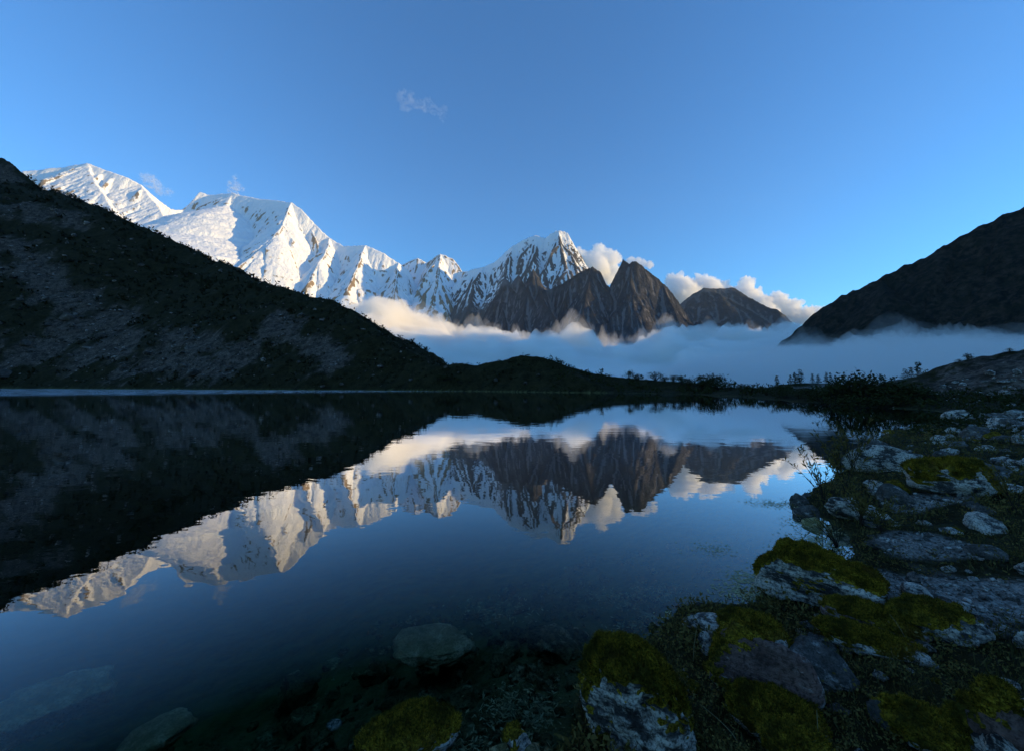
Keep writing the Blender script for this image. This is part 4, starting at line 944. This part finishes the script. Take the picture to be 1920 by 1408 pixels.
sapling(1615, 985, 0.8, 12, 'leafy shrub on the bank above the weed-covered shallows', 604, (-0.1, -0.1), 0.09, 30, spread=0.8)
sapling(1570, 1030, 0.7, 12, 'dark twiggy shrub with bare branches reaching over the shallows', 605, (-0.5, 0.0), 0.06, 10, False, 0.8)
sapling(1650, 1000, 0.6, 12, 'low spreading shrub between the pale loose stones', 606, (0, 0), 0.08, 28, spread=0.9)
sapling(1900, 960, 0.8, 12, 'leafy shrub at the back of the bank near the white stone', 607, (0, 0), 0.09, 28, spread=0.8)
sapling(1895, 1330, 0.30, 5, 'small dark bare twig beside the reddish block', 609, (0.1, 0), 0.05, 4, True)
def stalk(px, py, dx, dy, h, label):
    p = hit(px, py); e = np.array([dx, dy, h]); u = np.linspace(0, 1, 8)[:, None]
    pts = e * u ** np.array([1.6, 1.6, 0.85]); pts[0, 2] = -0.02
    V, F = tube(pts, np.linspace(0.0028, 0.0012, 8), 4)
    link('grass_stalk', mesh_np('grass_stalk', V, F, M_DRY), None, tuple(p), label, 'stalk')
stalk(1385, 1400, -0.20, 0.12, 0.18, 'long bent dry straw leaning beside the brownish moss dome')
stalk(1535, 1400, 0.01, 0.02, 0.22, 'upright dry straw in front of the moss lump')
stalk(1300, 1240, 0.06, 0.05, 0.25, 'thin straw standing between the big moss boulder and the slab')
stalk(1700, 1210, -0.05, 0.1, 0.22, 'curved dry straw at the end of the long moss ridge')

#@@CLOUDS
# ------------------------------------------------------------------ clouds, behind the air of the valley
def cloud(name, label, Y, puffs, seed, dens, depth=0.8, rough=1.0, voxel=0.085, wisp=0.0, color=(1, 1, 1), group=None, thin=1.0):
    q = np.random.default_rng(seed); parts = []
    for px, py, rp in puffs:
        R = 1.35 * rp / FPX * Y; c = at(px, py, Y)
        for k in range(9):
            V, F = ICO[2]; rr = R * q.uniform(0.28, 0.72); o = q.normal(0, 0.42, 3) * R * np.array([1, depth, 0.8])
            parts.append((V * rr * np.array([1, 1, thin]) + c + o, F))
    V, F = joinm(parts); ctr = V.mean(0)
    me = mesh_np(name, V - ctr, F); o = bpy.data.objects.new('tmp', me); COL.objects.link(o)
    rbar = np.mean([p[2] for p in puffs]) / FPX * Y
    m = o.modifiers.new('r', 'REMESH'); m.mode = 'VOXEL'; m.voxel_size = rbar * voxel
    dg = bpy.context.evaluated_depsgraph_get(); ev = o.evaluated_get(dg); m2 = bpy.data.meshes.new_from_object(ev)
    bpy.data.objects.remove(o)
    W = np.empty(len(m2.vertices) * 3, np.float32); m2.vertices.foreach_get('co', W); W = W.reshape(-1, 3).astype(float)
    Nn = np.empty(len(W) * 3, np.float32); m2.vertices.foreach_get('normal', Nn); Nn = Nn.reshape(-1, 3)
    qn = W / rbar
    d = fbm3(qn[:, 0] * 1.3, qn[:, 1] * 1.3, qn[:, 2] * 1.3, 3, seed) * 0.35 + (np.abs(fbm3(qn[:, 0] * 2.4, qn[:, 1] * 2.4, qn[:, 2] * 2.4, 4, seed + 5, 0.55)) - 0.2) * 0.6
    W = W + Nn * (d * rough * rbar)[:, None]
    m2.vertices.foreach_set('co', W.astype(np.float32).ravel()); m2.update()
    m2.materials.clear(); t = NT(name)
    if wisp:
        n_ = t.noise(1.0, 5, 0.65, vec=t.mapping((wisp / rbar, wisp / rbar, 1.6 * wisp / rbar), rot=(0, 0.45, 0)), dist=0.5)
        dens = t.math('MULTIPLY', t.ramp(n_, (0.46, 0.0), (0.72, 1.0)), dens)
    m2.materials.append(t.volume(color, dens, 0.0))
    m2.polygons.foreach_set('use_smooth', np.full(len(m2.polygons), True))
    return link(name, m2, None, tuple(ctr), label, 'cloud', group)
cloud('cumulus_cloud', 'bright towering cumulus clouds piled behind the flat-topped mountain', 11500, [(1250, 560, 28), (1268, 545, 24), (1290, 545, 22), (1318, 538, 20), (1340, 552, 25), (1365, 545, 18), (1392, 545, 19), (1405, 560, 22), (1425, 568, 22), (1450, 580, 20), (1478, 590, 18), (1505, 597, 16), (1530, 595, 14), (1548, 590, 11), (1270, 590, 35), (1330, 590, 35), (1400, 595, 30)], 71, 0.008)
cloud('peak_cloud', 'soft cream cloud filling the gap right of the jagged snow peak', 10900, [(1090, 482, 16), (1110, 492, 20), (1130, 490, 16), (1143, 485, 11), (1120, 510, 20), (1138, 515, 14), (1095, 500, 16)], 73, 0.007)
cloud('peak_cloud', 'thin white cloud trailing behind the pointed rock top', 11000, [(1185, 494, 9), (1203, 494, 8), (1218, 497, 6)], 75, 0.006)
cloud('snow_plume', 'small white wisp rising from the highest snow ridge', 10700, [(436, 352, 9), (441, 342, 6), (448, 352, 6)], 77, 0.008, wisp=0.9)
cloud('wispy_cloud', 'small torn wisp beside the leftmost snow summit', 10900, [(277, 333, 12), (288, 347, 11), (304, 360, 10)], 79, 0.006, thin=0.6, wisp=0.9)
cloud('wispy_cloud', 'faint streak of cloud alone in the high blue sky', 13000, [(762, 190, 14), (782, 196, 13), (805, 203, 13), (828, 214, 11)], 81, 0.0010, thin=0.6, wisp=0.8)
